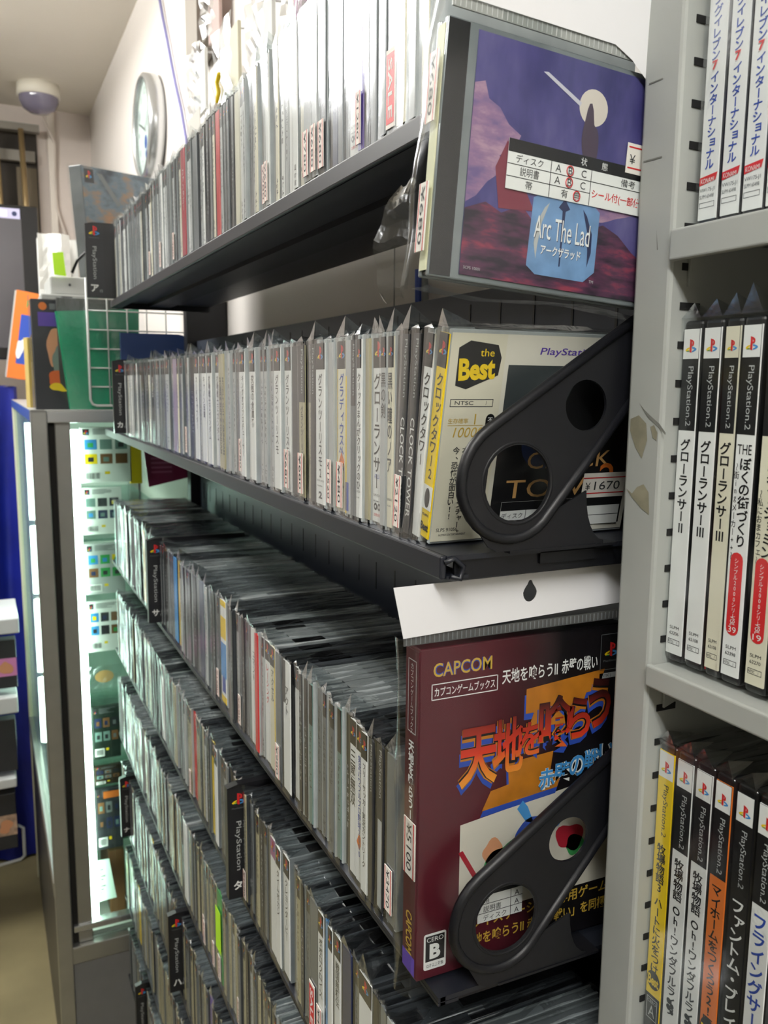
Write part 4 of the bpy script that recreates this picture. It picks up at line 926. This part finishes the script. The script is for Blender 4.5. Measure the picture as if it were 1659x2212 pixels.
S(MB().box(SX0-.001, SX0+.028, SY0+.03, SY1-.03, ST-.024, ST-.0005, mat('blue_reflection_tint', '3D5A9E', 0.3), .002), 'top_rail')  # reflection of the blue cloth put into the left rail's colour
S(MB().box(SX0, SX1, SY0, SY1, ST-.004, ST, mat('showcase_top_board', '9A9A96', 0.4)), 'top_board')
S(MB().box(SX0+.03, SX1, SY0-.001, SY0+.03, -1.275, -1.235, ALU, .002), 'bottom_rail')
S(MB().box(SX0+.035, SX1, SY0+.006, SY0+.03, -1.205, -1.190, SILV, .002), 'drawer_track')
S(MB().box(SX0+.03, SX1-.03, SY0+.004, SY0+.02, FL, -1.275, mat('grey_kick_board', '7F7F80', 0.5, var=.03)), 'kick_board')
S(MB().box(SX0+.004, SX0+.02, SY0+.03, SY1-.03, FL, -1.12, mat('dark_kick_board', '3A3A3A', 0.4, var=.1)), 'kick_board')
S(MB().box(SX0-.001, SX0+.022, SY0+.03, SY1-.03, -1.125, -1.09, ALU, .002), 'bottom_rail')
S(MB().box(SX0+.03, SX1, SY0+.03, SY1, -1.235, -1.225, mat('white_base_board', 'C8C8C2', 0.5)), 'base_board')
S(MB().box(SX0+.076, SX1-.03, SY0+.018, SY0+.022, -1.235, ST-.026, GLASS), 'front_pane')
S(MB().box(SX0+.006, SX0+.010, SY0+.03, SY1-.03, -1.09, ST-.024, GLASS), 'side_pane')
S(MB().box(SX0+.03, SX1-.005, SY1-.012, SY1-.006, FL, ST-.026, mat('white_backing_board', 'DCE2DC', 0.5)), 'back_board')
SHZ = [-0.335, -0.575, -0.80, -1.03]
GSH = mat('green_edge_glass', '9FBFAE', 0.1, trans=0.0, var=.05)
for z in SHZ: S(MB().box(SX0+.045, SX1-.03, SY0+.06, SY1-.05, z-.006, z, film('shelf_glass', .10, .8, .03, 'D8ECE2', bump=0)), 'glass_shelf')
LIT = mat('lit_showcase_tube', 'EAFFF2', 0.5, emit=24.0); LIT2 = mat('lit_front_showcase_tube', 'EAFFF2', 0.5, emit=13.0)
S(MB().tube([(SX0+.0845, SY0+.036, -1.20), (SX0+.0845, SY0+.036, -.10)], .0075, LIT2, 14), 'lamp_tube')
tz = [(-.12, -.40), (-.42, -.62), (-.64, -.86), (-.88, -1.08)]
for a, c in tz: S(MB().tube([(SX0+.035, SY1-.28, a), (SX0+.035, SY1-.28, c)], .0125, LIT, 14), 'lamp_tube')
# game boxes shown from the back behind the front pane
def back_cover(mb, x0, x1, y, z0, z1, base, seed, logo=True, cols=None):
    mb.box(x0, x1, y, y+.012, z0, z1, base, .0008); sh = Sheet(mb, (x0, y, z0), X, Z, .0002); q = random.Random(seed); w, h = x1-x0, z1-z0
    if logo: sh.rect(w*.05, h*.86, w*.18, h*.97, DARKP, 1); sh.emblem(w*.07, h*.88, w*.09, 2)
    cols = cols or [DARKP, SKY, YEL, BROWN, GREEN, NAVY, TEAL]
    for r_ in range(2):
        for c_ in range(3):
            a = w*(.08+.30*c_); z = h*(.60-.26*r_); sh.rect(a, z, a+w*.24, z+h*.18, q.choice(cols), 1); sh.rect(a+w*.06, z+h*.04, a+w*.17, z+h*.12, q.choice(cols), 2)
    for i in range(5): sh.rect(w*.25, h*(.96-.022*i), w*(.5+q.random()*.4), h*(.97-.022*i), GREYP, 1)
    sh.rect(w*.06, h*.05, w*.40, h*.20, WHITE, 1)
    for i in range(14): sh.rect(w*(.09+.02*i), h*.07, w*(.09+.02*i+.006+.006*q.random()), h*.18, DARKP, 2)
    sh.rect(w*.46, h*.15, w*.56, h*.20, YEL, 1); return mb
def sx(px, py, y=1.895): return ony(px, py, y)
SHOW = [('white back-cover game box with small pictures, topmost in the showcase', 155, 282, 922, 1045, WHITE, 1), ('white back-cover game box second from top in the showcase', 160, 262, 1052, 1158, WHITE, 2), ('pale back-cover game box third from top in the showcase', 168, 268, 1172, 1288, LGREY, 3), ('tilted white game box fourth from top in the showcase', 183, 262, 1296, 1412, WHITE, 4),
        ('dark green game box on the fourth showcase shelf', 190, 258, 1522, 1645, mat('dark_green_cover', '26332C', .3, var=.3, vscale=60), 5), ('dark brown game box leaning below the green one in the showcase', 191, 262, 1650, 1702, mat('dark_brown_cover', '33291F', .3, var=.4, vscale=60), 6), ('charcoal game box with orange band low in the showcase', 197, 262, 1698, 1842, mat('charcoal_cover', '34363A', .3, var=.3, vscale=60), 7)]
for lb, xa, xb, ya, yb, base, sd in SHOW:
    p = sx(xa, yb); q = sx(xb, ya); z0, z1 = p[2], q[2]; x0, x1 = max(p[0], .184), q[0]
    dk = sd >= 5
    mb = back_cover(MB(), x0, x1, 1.897, z0, z1, base, sd, True, [DARKP, TEAL, BROWN, GREYP, NAVY] if dk else None)
    if sd == 7: Sheet(mb, (x0, 1.897, z0), X, Z, .0002).rect((x1-x0)*.3, (z1-z0)*.84, x1-x0, (z1-z0)*.95, ORANGE, 4)
    o = solo('game_box', mb, lb, 'game box', group='game boxes in the lit showcase')
solo('game_box', MB().box(sx(280, 980)[0], sx(306, 980)[0], 1.897, 1.91, sx(290, 1045)[2], sx(290, 928)[2], YEL, .001), 'narrow yellow game box beside the topmost showcase box', 'game box', group='game boxes in the lit showcase')
b = MB(); pts = [sx(a, c, 1.90) for a, c in ((308, 955), (398, 945), (412, 1030), (322, 1052))]
b.prism([(p[0], p[2]) for p in reversed(pts)], (0, 1.90, 0), X, Z, .01, mat('magenta_print', '8E1E4C', .4)); s_ = Sheet(b, (pts[3][0], 1.90, pts[3][2]), X, Z, .0002)
for i in range(7): s_.rect(.006, .03+.010*i, .05, .034+.010*i, mat('rose_print', 'B8567E', .4), 1)
solo('game_box', b, 'magenta game box leaning under the second black shelf in the showcase', 'game box', group='game boxes in the lit showcase')
b = MB(); rn = random.Random(8); p = sx(182, 1490, 1.90); q = sx(262, 1432, 1.90)
grid(b, lambda u, v: (p[0]+(q[0]-p[0])*u, 1.90-rn.uniform(0, .006), p[2]+(q[2]-p[2])*v), 8, 5, BAGT, False); Sheet(b, (p[0], 1.906, p[2]), X, Z).disc((q[0]-p[0])*.55, (q[2]-p[2])*.45, .02, TAN, 1, .014)
solo('bagged_disc', b, 'crumpled clear bag with a tan disc on the middle showcase shelf', 'bag')
b = MB(); P = [sx(a, c, 1.90) for a, c in ((200, 1952), (252, 1938), (236, 1856), (200, 1862))]; b.prism([(t[0], t[2]) for t in P], (0, 1.90, 0), X, Z, .004, mat('pale_mint_card', 'DCEFE4', .5)); s_ = Sheet(b, (P[0][0], 1.90, P[0][2]), X, Z, .0002)
s_.rect(.001, .035, .013, .078, mat('fluorescent_yellow_note', 'E4F21C', .5), 1)
for i in range(8): s_.rect(.018, .02+.008*i, .022+.004*(i % 3), .023+.008*i, TITLE_G, 1)
solo('notice_card', b, 'pale mint card with a fluorescent yellow note at the showcase bottom', 'card')
solo('wooden_box', MB().box(sx(240, 1900)[0], sx(275, 1900)[0], 1.93, 2.1, -1.225, -1.07, BROWN, .002), 'brown box at the bottom of the showcase behind the mint card', 'box')

# ---- on top of the showcase
zt = ST
p0 = ony(68, 885, 1.875); 
mg = thing('bagged_comic', 'bagged comic with black and orange cover standing on the showcase', 'comic', (0.103, 1.895, zt), (math.radians(-3), 0, math.radians(4)))
b = MB(); b.box(0, .068, 0, .018, 0, .222, DARKP, .001); sh = Sheet(b, (0, 0, 0), X, Z, .0003)
sh.rect(.012, .168, .05, .196, PURP, 1); sh.poly(blob(.040, .13, .014, .036, 31), FLESH, 1); sh.poly(blob(.048, .10, .012, .03, 32), mat('grey_green_print', '7A8A80', .5), 2); sh.poly(blob(.044, .060, .018, .018, 33), mat('flame_print', 'D8662A', .4), 3); sh.poly(blob(.044, .045, .017, .008, 34), YEL, 4); sh.disc(.022, .208, .008, ORANGE, 1); sh.rect(.035, .202, .047, .214, GREYP, 1)
b.build('comic', mg); b = MB(); rn = random.Random(2); grid(b, lambda u, v: (-.004+.078*u, -.003-rn.uniform(0, .001), .229*v), 5, 8, BAG); grid(b, lambda u, v: (-.003-rn.uniform(0, .001), -.003+.022*u, .229*v), 2, 8, BAGT); b.build('plastic_bag', mg)
gb = thing('bagged_folder', 'green folder in a glossy clear bag behind the wire grid', 'folder', (0.15, 1.8855, zt))
P = [ony(a, c, 1.8855) for a, c in ((152, 888), (300, 888), (300, 668), (119, 672))]
MB().prism([(t[0]-.15, t[2]-zt) for t in P], (0, 0, 0), X, Z, .012, mat('green_plastic_sheet', '109E70', .3, var=.08, vscale=12)).build('folder', gb)
rn = random.Random(4); b = MB(); grid(b, lambda u, v: ((P[3][0]+(P[0][0]-P[3][0])*(1-v)-.15)+u*.17, -.004-.004*math.sin(6*u+3*v)-rn.uniform(0, .002), .226*v), 8, 8, BAGT); b.build('plastic_bag', gb)
gd = thing('gold_box', 'small gold box with lilac label at the left end of the showcase top', 'box', (0.098, 2.03, zt), (0, 0, math.radians(12)))
b = MB(); b.box(0, .055, 0, .03, 0, .15, mat('gold_card', 'C4AE62', .35), .001); b.build('box', gd); b = MB(); b.box(.012, .054, -.0006, 0, .02, .11, mat('lilac_card', 'B4A8BE', .5)); sh = Sheet(b, (.012, -.0006, .02), X, Z, .0002); sh.rect(0, 0, .042, .014, SEAL, 1); sh.rect(0, .014, .042, .020, YEL, 1); sh.rect(.005, .06, .02, .075, PINK, 1); b.build('label', gd)
solo('storage_carton', MB().box(.150, .285, 1.90, 2.28, zt, .168, mat('dark_grey_carton', '3A3935', .6, var=.1), .002), 'dark carton on the showcase behind the green folder', 'carton')
cs = thing('games_console', 'light grey console with vent slits on the dark carton', 'console', (.128, 1.99, .170))
b = MB(); b.box(0, .115, 0, .20, 0, .012, mat('light_grey_abs', 'A9ABA8', .5), .002); b.box(.02, .115, .02, .19, .012, .052, MATS['light_grey_abs'], .004); b.build('housing', cs)
b = MB()
for i in range(5): b.box(.075, .112, .06+.02*i, .07+.02*i, .0521, .0535, BLACK)
b.build('vent', cs); b = MB(); b.lathe([(.0001, 0), (.0025, 0), (.0025, -.001), (.0001, -.001)], (.06, .0198, .035), (0, 1, 0), BLACK, 12); b.build('button', cs)
b = MB(); b.box(.04, .062, -.002, .0, .002, .008, BLACK, .001); b.build('port', cs)
pl = ony(118, 612, 2.0); pu = ony(140, 565, 2.0)
solo('sticky_note', MB().prism([(0, 0), (.024, -.002), (.020, .048), (-.002, .045)], (pl[0], 2.0, .2235), X, Z, .0006, LIME), 'lime green sticky note standing up from the grey console', 'note')
# big boxed set leaning on the console
bx = thing('boxed_set', 'dark boxed game set with orange sunset art above the grey console', 'game box', (.236, 2.03, .226), (0, math.radians(-5), math.radians(40)))
BXW, BXH, BXD = .262, .232, .034
b = MB(); b.box(0, BXW, 0, BXD, 0, BXH, mat('slate_box_print', '5A5C5C', .25, var=.25, vscale=18), .001); b.build('box', bx)
b = MB(); b.box(.001, BXW-.001, -.0006, 0, .001, BXH-.001, art_material('printed_blue_orange_streaks', [(.36, '2A323A'), (.5, '5C6E7C'), (.60, '8A6E54'), (.70, 'C0763A')], 9, (1, 1, 2.2))); sh = Sheet(b, (0, -.0006, 0), X, Z, .0002)
sh.rect(.008, .198, .036, .226, BLACK, 1); sh.emblem(.012, .207, .018, 2); sh.poly([(.046, .220), (.062, .220), (.115, .160), (.104, .155)], GREYP, 1); sh.poly(blob(.12, .10, .055, .012, 41), mat('printed_steel_blue', '3F6E92', .4), 1); sh.poly(blob(.20, .14, .04, .026, 42), mat('printed_sunset', '9C5A30', .4), 1); b.build('front_print', bx)
b = MB(); rn = random.Random(6); grid(b, lambda u, v: (-.003+(BXW+.006)*u, -.004-rn.uniform(0, .0015), (BXH+.003)*v), 6, 6, BAG); grid(b, lambda u, v: (-.003-rn.uniform(0, .0015), -.004+(BXD+.006)*u, (BXH+.003)*v), 2, 6, BAG); b.build('plastic_wrap', bx)
# wire grid panel
gy = 1.872; WIRE = mat('white_coated_wire', 'B9BCB8', .4)
wg = thing('wire_grid', 'white coated wire grid panel standing on the showcase', 'wire grid', (.206, gy, zt))
b = MB(); wdt, hgt = .205, .265
b.tube([(0, 0, hgt), (0, 0, .020), (.004, 0, .011), (.012, 0, .008), (wdt, 0, .008)], .0026, WIRE, 8); b.build('frame', wg)
b = MB()
for i in range(1, 6): b.tube([(i*.0395, .002, .008), (i*.0395, .002, .30)], .0015, WIRE, 6)
for j in range(1, 7): b.tube([(0, .0035, .008+j*.0385), (wdt, .0035, .008+j*.0385)], .0015, WIRE, 6)
b.build('wires', wg)
q0 = ony(262, 780, 1.86)
nb = [(0, 0), (.142, 0), (.142, .135)] + [(.142-.022*(1-math.cos(math.radians(t))), .135+.022*math.sin(math.radians(t))) for t in (30, 60, 90)] + [(0, .157)]
solo('blue_file_box', MB().prism(nb, (.268, 1.857, zt), X, Z, .012, mat('navy_plastic', '2A3F6E', .4)), 'navy blue plastic file with a rounded corner beside the wire grid', 'file')
solo('power_cable', MB().tube([(.19, 1.97, .226), (.20, 1.96, .25), (.225, 1.94, .275), (.232, 1.93, .24), (.236, 1.93, .20)], .003, BLACK, 8), 'black cable looped over the grey console', 'cable')
# white bag hanging behind
b = MB(); rn = random.Random(12); A = ony(86, 625, 2.5); B_ = ony(150, 508, 2.5)
grid(b, lambda u, v: (A[0]+(B_[0]-A[0])*u, 2.5+.012*math.sin(7*u)-rn.uniform(0, .008), A[2]+(B_[2]-A[2])*v), 7, 9, mat('milky_plastic', 'E4E4E0', .35), False)
b.box(A[0], B_[0]+.02, 2.512, 2.54, ST, B_[2]-.01, MATS['milky_plastic'])
solo('white_packet', b, 'white plastic packet standing behind the grey console', 'packet')

# ================================================================== FAR LEFT AND WALLS
p = onx(318, 286, .45)
ck = thing('wall_clock', 'round silver rimmed wall clock on the white right wall', 'clock', (WX, 2.46, p[2]*1.0))
b = MB(); b.lathe([(.0001, .0), (.128, 0), (.135, .012), (.133, .040), (.124, .046), (.119, .040), (.119, .030)], (0, 0, 0), (-1, 0, 0), SILV, 48); rim = b.build('rim', ck)
b = MB(); b.lathe([(.0001, .031), (.119, .031)], (0, 0, 0), (-1, 0, 0), mat('clock_face', 'EDF0F0', .5), 48)
sh = Sheet(b, (-.0315, 0, 0), NY, Z, .0003)
for i in range(12):
    a = math.radians(90-30*(i+1)); sh.text(str(i+1), .094*math.cos(a)-.009, .094*math.sin(a)-.009, .018, GREYP, 1)
sh.disc(.0, -.035, .018, BLUE, 1); sh.disc(.0, -.065, .010, BLUE, 1); b.build('face', ck)
b = MB(); sh = Sheet(b, (-.034, 0, 0), NY, Z, .0004); sh.poly([(-.004, -.01), (.004, -.01), (.05, .03), (.047, .034)], BLACK, 1); sh.poly([(-.004, 0), (0, -.006), (-.075, .025), (-.074, .029)], BLACK, 2); b.build('hands', ck)
b = MB(); b.lathe([(.121, .041), (.08, .045), (.0001, .047)], (0, 0, 0), (-1, 0, 0), GLASS, 32); b.build('cover_glass', rim)
pc = onz(82, 184, CZ)
dm = thing('dome_camera', 'white ceiling dome camera with violet tinted globe', 'security camera', (pc[0], pc[1], CZ))
MB().lathe([(.0001, 0), (.075, 0), (.077, -.04), (.070, -.044)], (0, 0, 0), Z, mat('white_camera_plastic', 'EDE8DA', .4), 32).build('base', dm)
MB().lathe([(.070, -.042), (.069, -.060), (.056, -.083), (.034, -.097), (.0001, -.102)], (0, 0, 0), Z, mat('violet_smoked_dome', '7F7A90', .12, coat=.5), 32).build('globe', dm)
solo('camera_cable', MB().tube([(pc[0]+.02, WY-.09, CZ-.04), (.33, WY-.02, .95), (.322, WY-.018, .80), (.325, WY-.018, .70), (.36, WY-.018, .58), (.40, WY-.02, .45), (.41, WY-.02, .30)], .006, mat('cream_cable', 'D8CDC2', .5)), 'cream cable running down the far wall from the dome camera', 'cable')
solo('cable_duct', MB().box(.302, .330, WY-.022, WY-.0005, .10, CZ-.001, mat('white_duct', 'E6DDD2', .5), .003), 'white cable duct rising up the far wall under the dome camera', 'cable duct')
solo('wall_cable', MB().tube([tuple(onx(a, c, .462)) for a, c in ((340, -30), (352, 40), (362, 90), (370, 135), (380, 185), (392, 240), (402, 300), (410, 370))], .004, mat('mauve_cable', '7A78A8', .5)), 'mauve cable trailing down the right wall past the clock', 'cable')
solo('wall_cable', MB().tube([(.464, .905, .13), (.464, .902, .05), (.464, .90, -.05)], .004, BLUE), 'blue cable on the wall below the top black shelf', 'cable')
solo('wall_cable', MB().tube([(.462, .885, .13), (.462, .880, .05), (.462, .878, -.05)], .004, GREYP), 'grey cable beside the blue one below the top black shelf', 'cable')
rk = thing('pipe_rack', 'dark recess with grey rails and brass pipes high on the far wall', 'pipe rack', (-.1, WY-.02, .62))
def Rk(mb, n): return mb.build(n, rk, (.1, -(WY-.02), -.62))
Rk(MB().box(-.6, .262, WY-.012, WY-.001, .3, 1.0, mat('dark_recess', '35302A', .8, var=.3, vscale=8)), 'recess')
Rk(MB().box(-.6, .268, WY-.09, WY-.05, .968, .995, mat('grey_rail', '8A857C', .5)), 'rail'); Rk(MB().box(-.6, .25, WY-.06, WY-.03, .86, .90, mat('grey_rail', '8A857C', .5)), 'rail')
PIPE = mat('brass_pipe', 'A08A64', .3, metal=.6)
for px in (3, 58): q = ony(px, 400, WY-.12); Rk(MB().tube([(q[0], WY-.12, .30), (q[0]-.012, WY-.12, .965)], .011, PIPE, 12), 'pipe')
Rk(MB().box(.18, .255, WY-.04, WY-.02, .3, .84, mat('brown_panel', '5E5340', .6)), 'door_panel')
# monitor on a blue draped counter
yM = 3.22; tr_ = ony(80, 447, yM); br = ony(90, 635, yM)
mn = thing('monitor', 'black flat monitor with a lavender sticker at the left edge', 'monitor', (-.25, yM, .0), (0, 0, 0))
b = MB(); x1 = tr_[0]+.25; b.box(x1-.64, x1, 0, .045, .07, tr_[2], mat('black_gloss_plastic', '121214', .25), .004); b.build('bezel', mn)
b = MB(); b.box(x1-.60, x1-.052, -.002, .0, .11, tr_[2]-.045, mat('dark_grey_screen', '4A484C', .3, var=.15, vscale=3)); b.build('screen', mn)
b = MB(); b.box(x1-.16, x1-.055, -.003, -.0005, tr_[2]-.045, tr_[2]-.012, mat('lavender_sticker', 'B7B4D4', .5)); sh = Sheet(b, (x1-.16, -.003, tr_[2]-.045), X, Z, .0005); sh.rect(.03, .006, .065, .026, SEAL, 1); sh.disc(.088, .016, .008, NAVY, 1); b.build('sticker', mn)
b = MB(); b.box(x1-.45, x1-.2, -.06, .10, -.012, .004, BLACK, .003); b.box(x1-.36, x1-.29, .01, .04, .0, .09, BLACK); b.build('stand', mn)
DR = mat('royal_blue_cloth', '0A1A80', .65, var=.25, vscale=6)
cl = thing('draped_counter', 'tall display counter draped in royal blue cloth at the far left', 'counter', (-.4, 3.1, FL))
b = MB(); grid(b, lambda u, v: (-.30+u*.4+.0*v, 3.06+.022*math.sin(u*22+1.5*math.sin(v*4))+.014*math.sin(u*19+v*5), FL+.01+v*(H-.03)), 60, 16, DR)
grid(b, lambda u, v: (-.30+u*.4, 3.06+v*.36, -.018+.004*math.sin(u*20)*(1-v)), 30, 4, DR); grid(b, lambda u, v: (.10+.01*math.sin(u*14), 3.06+u*.36, FL+.01+v*(H-.03)), 20, 6, DR)
b.build('cloth', cl, (.4, -3.1, H)); MB().box(-.29, .085, 3.10, 3.40, FL, -.03, DARKP).build('counter_body', cl, (.4, -3.1, H))
ob = thing('orange_book', 'orange framed picture book standing before the monitor', 'book', tuple(ony(14, 815, 3.1)*1.0), (0, math.radians(9), 0))
b = MB(); b.box(0, .115, 0, .02, 0, .285, ORANGE, .001); sh = Sheet(b, (0, 0, 0), X, Z, .0005); sh.rect(.022, .05, .11, .21, BLUE, 1); sh.poly(blob(.085, .13, .025, .07, 51), BROWN, 2); sh.poly(blob(.03, .10, .012, .03, 52), WHITE, 2); sh.text('Pee', .035, .235, .022, GREEN, 1); b.build('cover', ob); MB().box(-.0045, 0, .002, .018, .002, .283, LGREY).build('page_edge', ob)
# white ledges with packages in front of the drape
for i, (ya, yb, top, cols, lb) in enumerate([(1335, 1368, 1398, (PINK, DARKP), 'white shelf ledge, upper of three at the far left'), (1505, 1540, 1545, (DARKP, DARKP), 'white shelf ledge, middle of three at the far left'), (1680, 1700, 1712, (DARKP, BROWN), 'white shelf ledge, lowest of three at the far left')]):
    y = 2.60; a = ony(40-2*i, ya, y); c_ = ony(36, yb, y)
    solo('shelf_ledge', MB().box(-.25, a[0], y, y+.25, c_[2], a[2], mat('white_ledge', 'D8DADA', .4), .003), lb, 'shelf ledge', group='white ledges at the far left')
    t_, u_ = ony(33, yb+12, y+.02), ony(30, (1485, 1665, 1832)[i], y+.02)
    b = MB(); b.box(-.2, t_[0], y+.02, y+.06, u_[2], t_[2], DARKP, .002); sh = Sheet(b, (-.2, y+.02, u_[2]), X, Z, .0006); hh = t_[2]-u_[2]; ww = t_[0]+.2
    if i != 1: sh.rect(.0, hh*.25, ww, hh*.62, cols[0] if i == 0 else mat('pale_orange_print', 'B89A84', .5, var=.4, vscale=50), 1); sh.poly([(ww-.03+q_[0], hh*.42+q_[1]) for q_ in blob(0, 0, .018, .02, 60+i)], FLESH, 2)
    solo('hanging_package', b, ['black package with pink band under the upper white ledge', 'plain dark package under the middle white ledge', 'dark package with pale picture under the lowest white ledge'][i], 'package', group='packages under the white ledges')
for zz in ((-1.40, -1.35),):
    solo('wire_stand', MB().tube([(-.2, 2.66, -1.33), (.035, 2.66, -1.33), (.047, 2.66, -1.34), (.047, 2.66, -1.43), (.035, 2.66, -1.44), (-.2, 2.66, -1.46)], .005, mat('white_wire', 'C8CCD0', .4)), 'white wire stand below the lowest ledge at the far left', 'wire stand')
# ---- bagged goods hanging on the wall above the top black shelf
def goods(px, py, w, h, lb, card, x=.40, seed=0, tilt=0.0):
    p = onx(px, py, x); r = thing('hanging_bag', lb, 'hanging bag', tuple(p), (0, 0, tilt), 'bagged goods above the top black shelf'); q = random.Random(seed)
    if card is not None: MB().box(.004, .010, -w*.42, w*.42, -h, -.004, card, .001).build('card', r)
    b = MB(); grid(b, lambda u, v: (-.004-q.uniform(0, .010), -w/2+w*u, -h*1.05+h*1.08*v), 7, 9, BAGW, False); b.build('plastic_bag', r)
    b = MB(); b.tube([(0, 0, .0), (.03, 0, .004), (WX-p[0]-.001, 0, .004)], .0016, SILV, 6); b.build('hook', r)
BAGW = film('bright_bag_film', .18, .6, .22, bump=.3, vscale=25)
goods(425, 112, .10, .11, 'clear bag with white card hanging left above the top black shelf', WHITE, seed=1)
goods(490, 60, .12, .19, 'clear bag with yellow strip hanging above the top black shelf', CREAM, seed=2)
goods(560, 0, .11, .16, 'bright crinkled clear bag above the middle of the top shelf', WHITE, seed=3)
goods(640, -60, .05, .125, 'clear bag with a pink card hanging near the frame top', PINK, seed=4, x=.34)
goods(455, -40, .10, .10, 'clear bag with pale rose card at the frame top', mat('pale_rose_card', 'C8AEA8', .5), seed=5, x=.44)
p = onx(420, 115, .43); solo('storage_box', MB().box(.425, .468, p[1]-.045, p[1]+.055, p[2], p[2]+.2, mat('taupe_box', '8C857C', .6), .001), 'taupe box high on the right wall above the top shelf', 'box')
p = onx(417, 300, .30); solo('paper_tab', MB().box(.30, .3006, p[1]-.045, p[1]+.03, p[2], p[2]+.032, mat('off_white_tape', 'C9C5BC', .6)), 'off-white paper tab on top of a case on the top shelf', 'paper tab')
p = onx(474, 225, .38); solo('yellow_strap', MB().tube([tuple(onx(a, c, .385)) for a, c in ((470, 228), (472, 200), (468, 178), (474, 160))], .004, YEL), 'yellow and black strap hanging among the clear bags', 'strap')
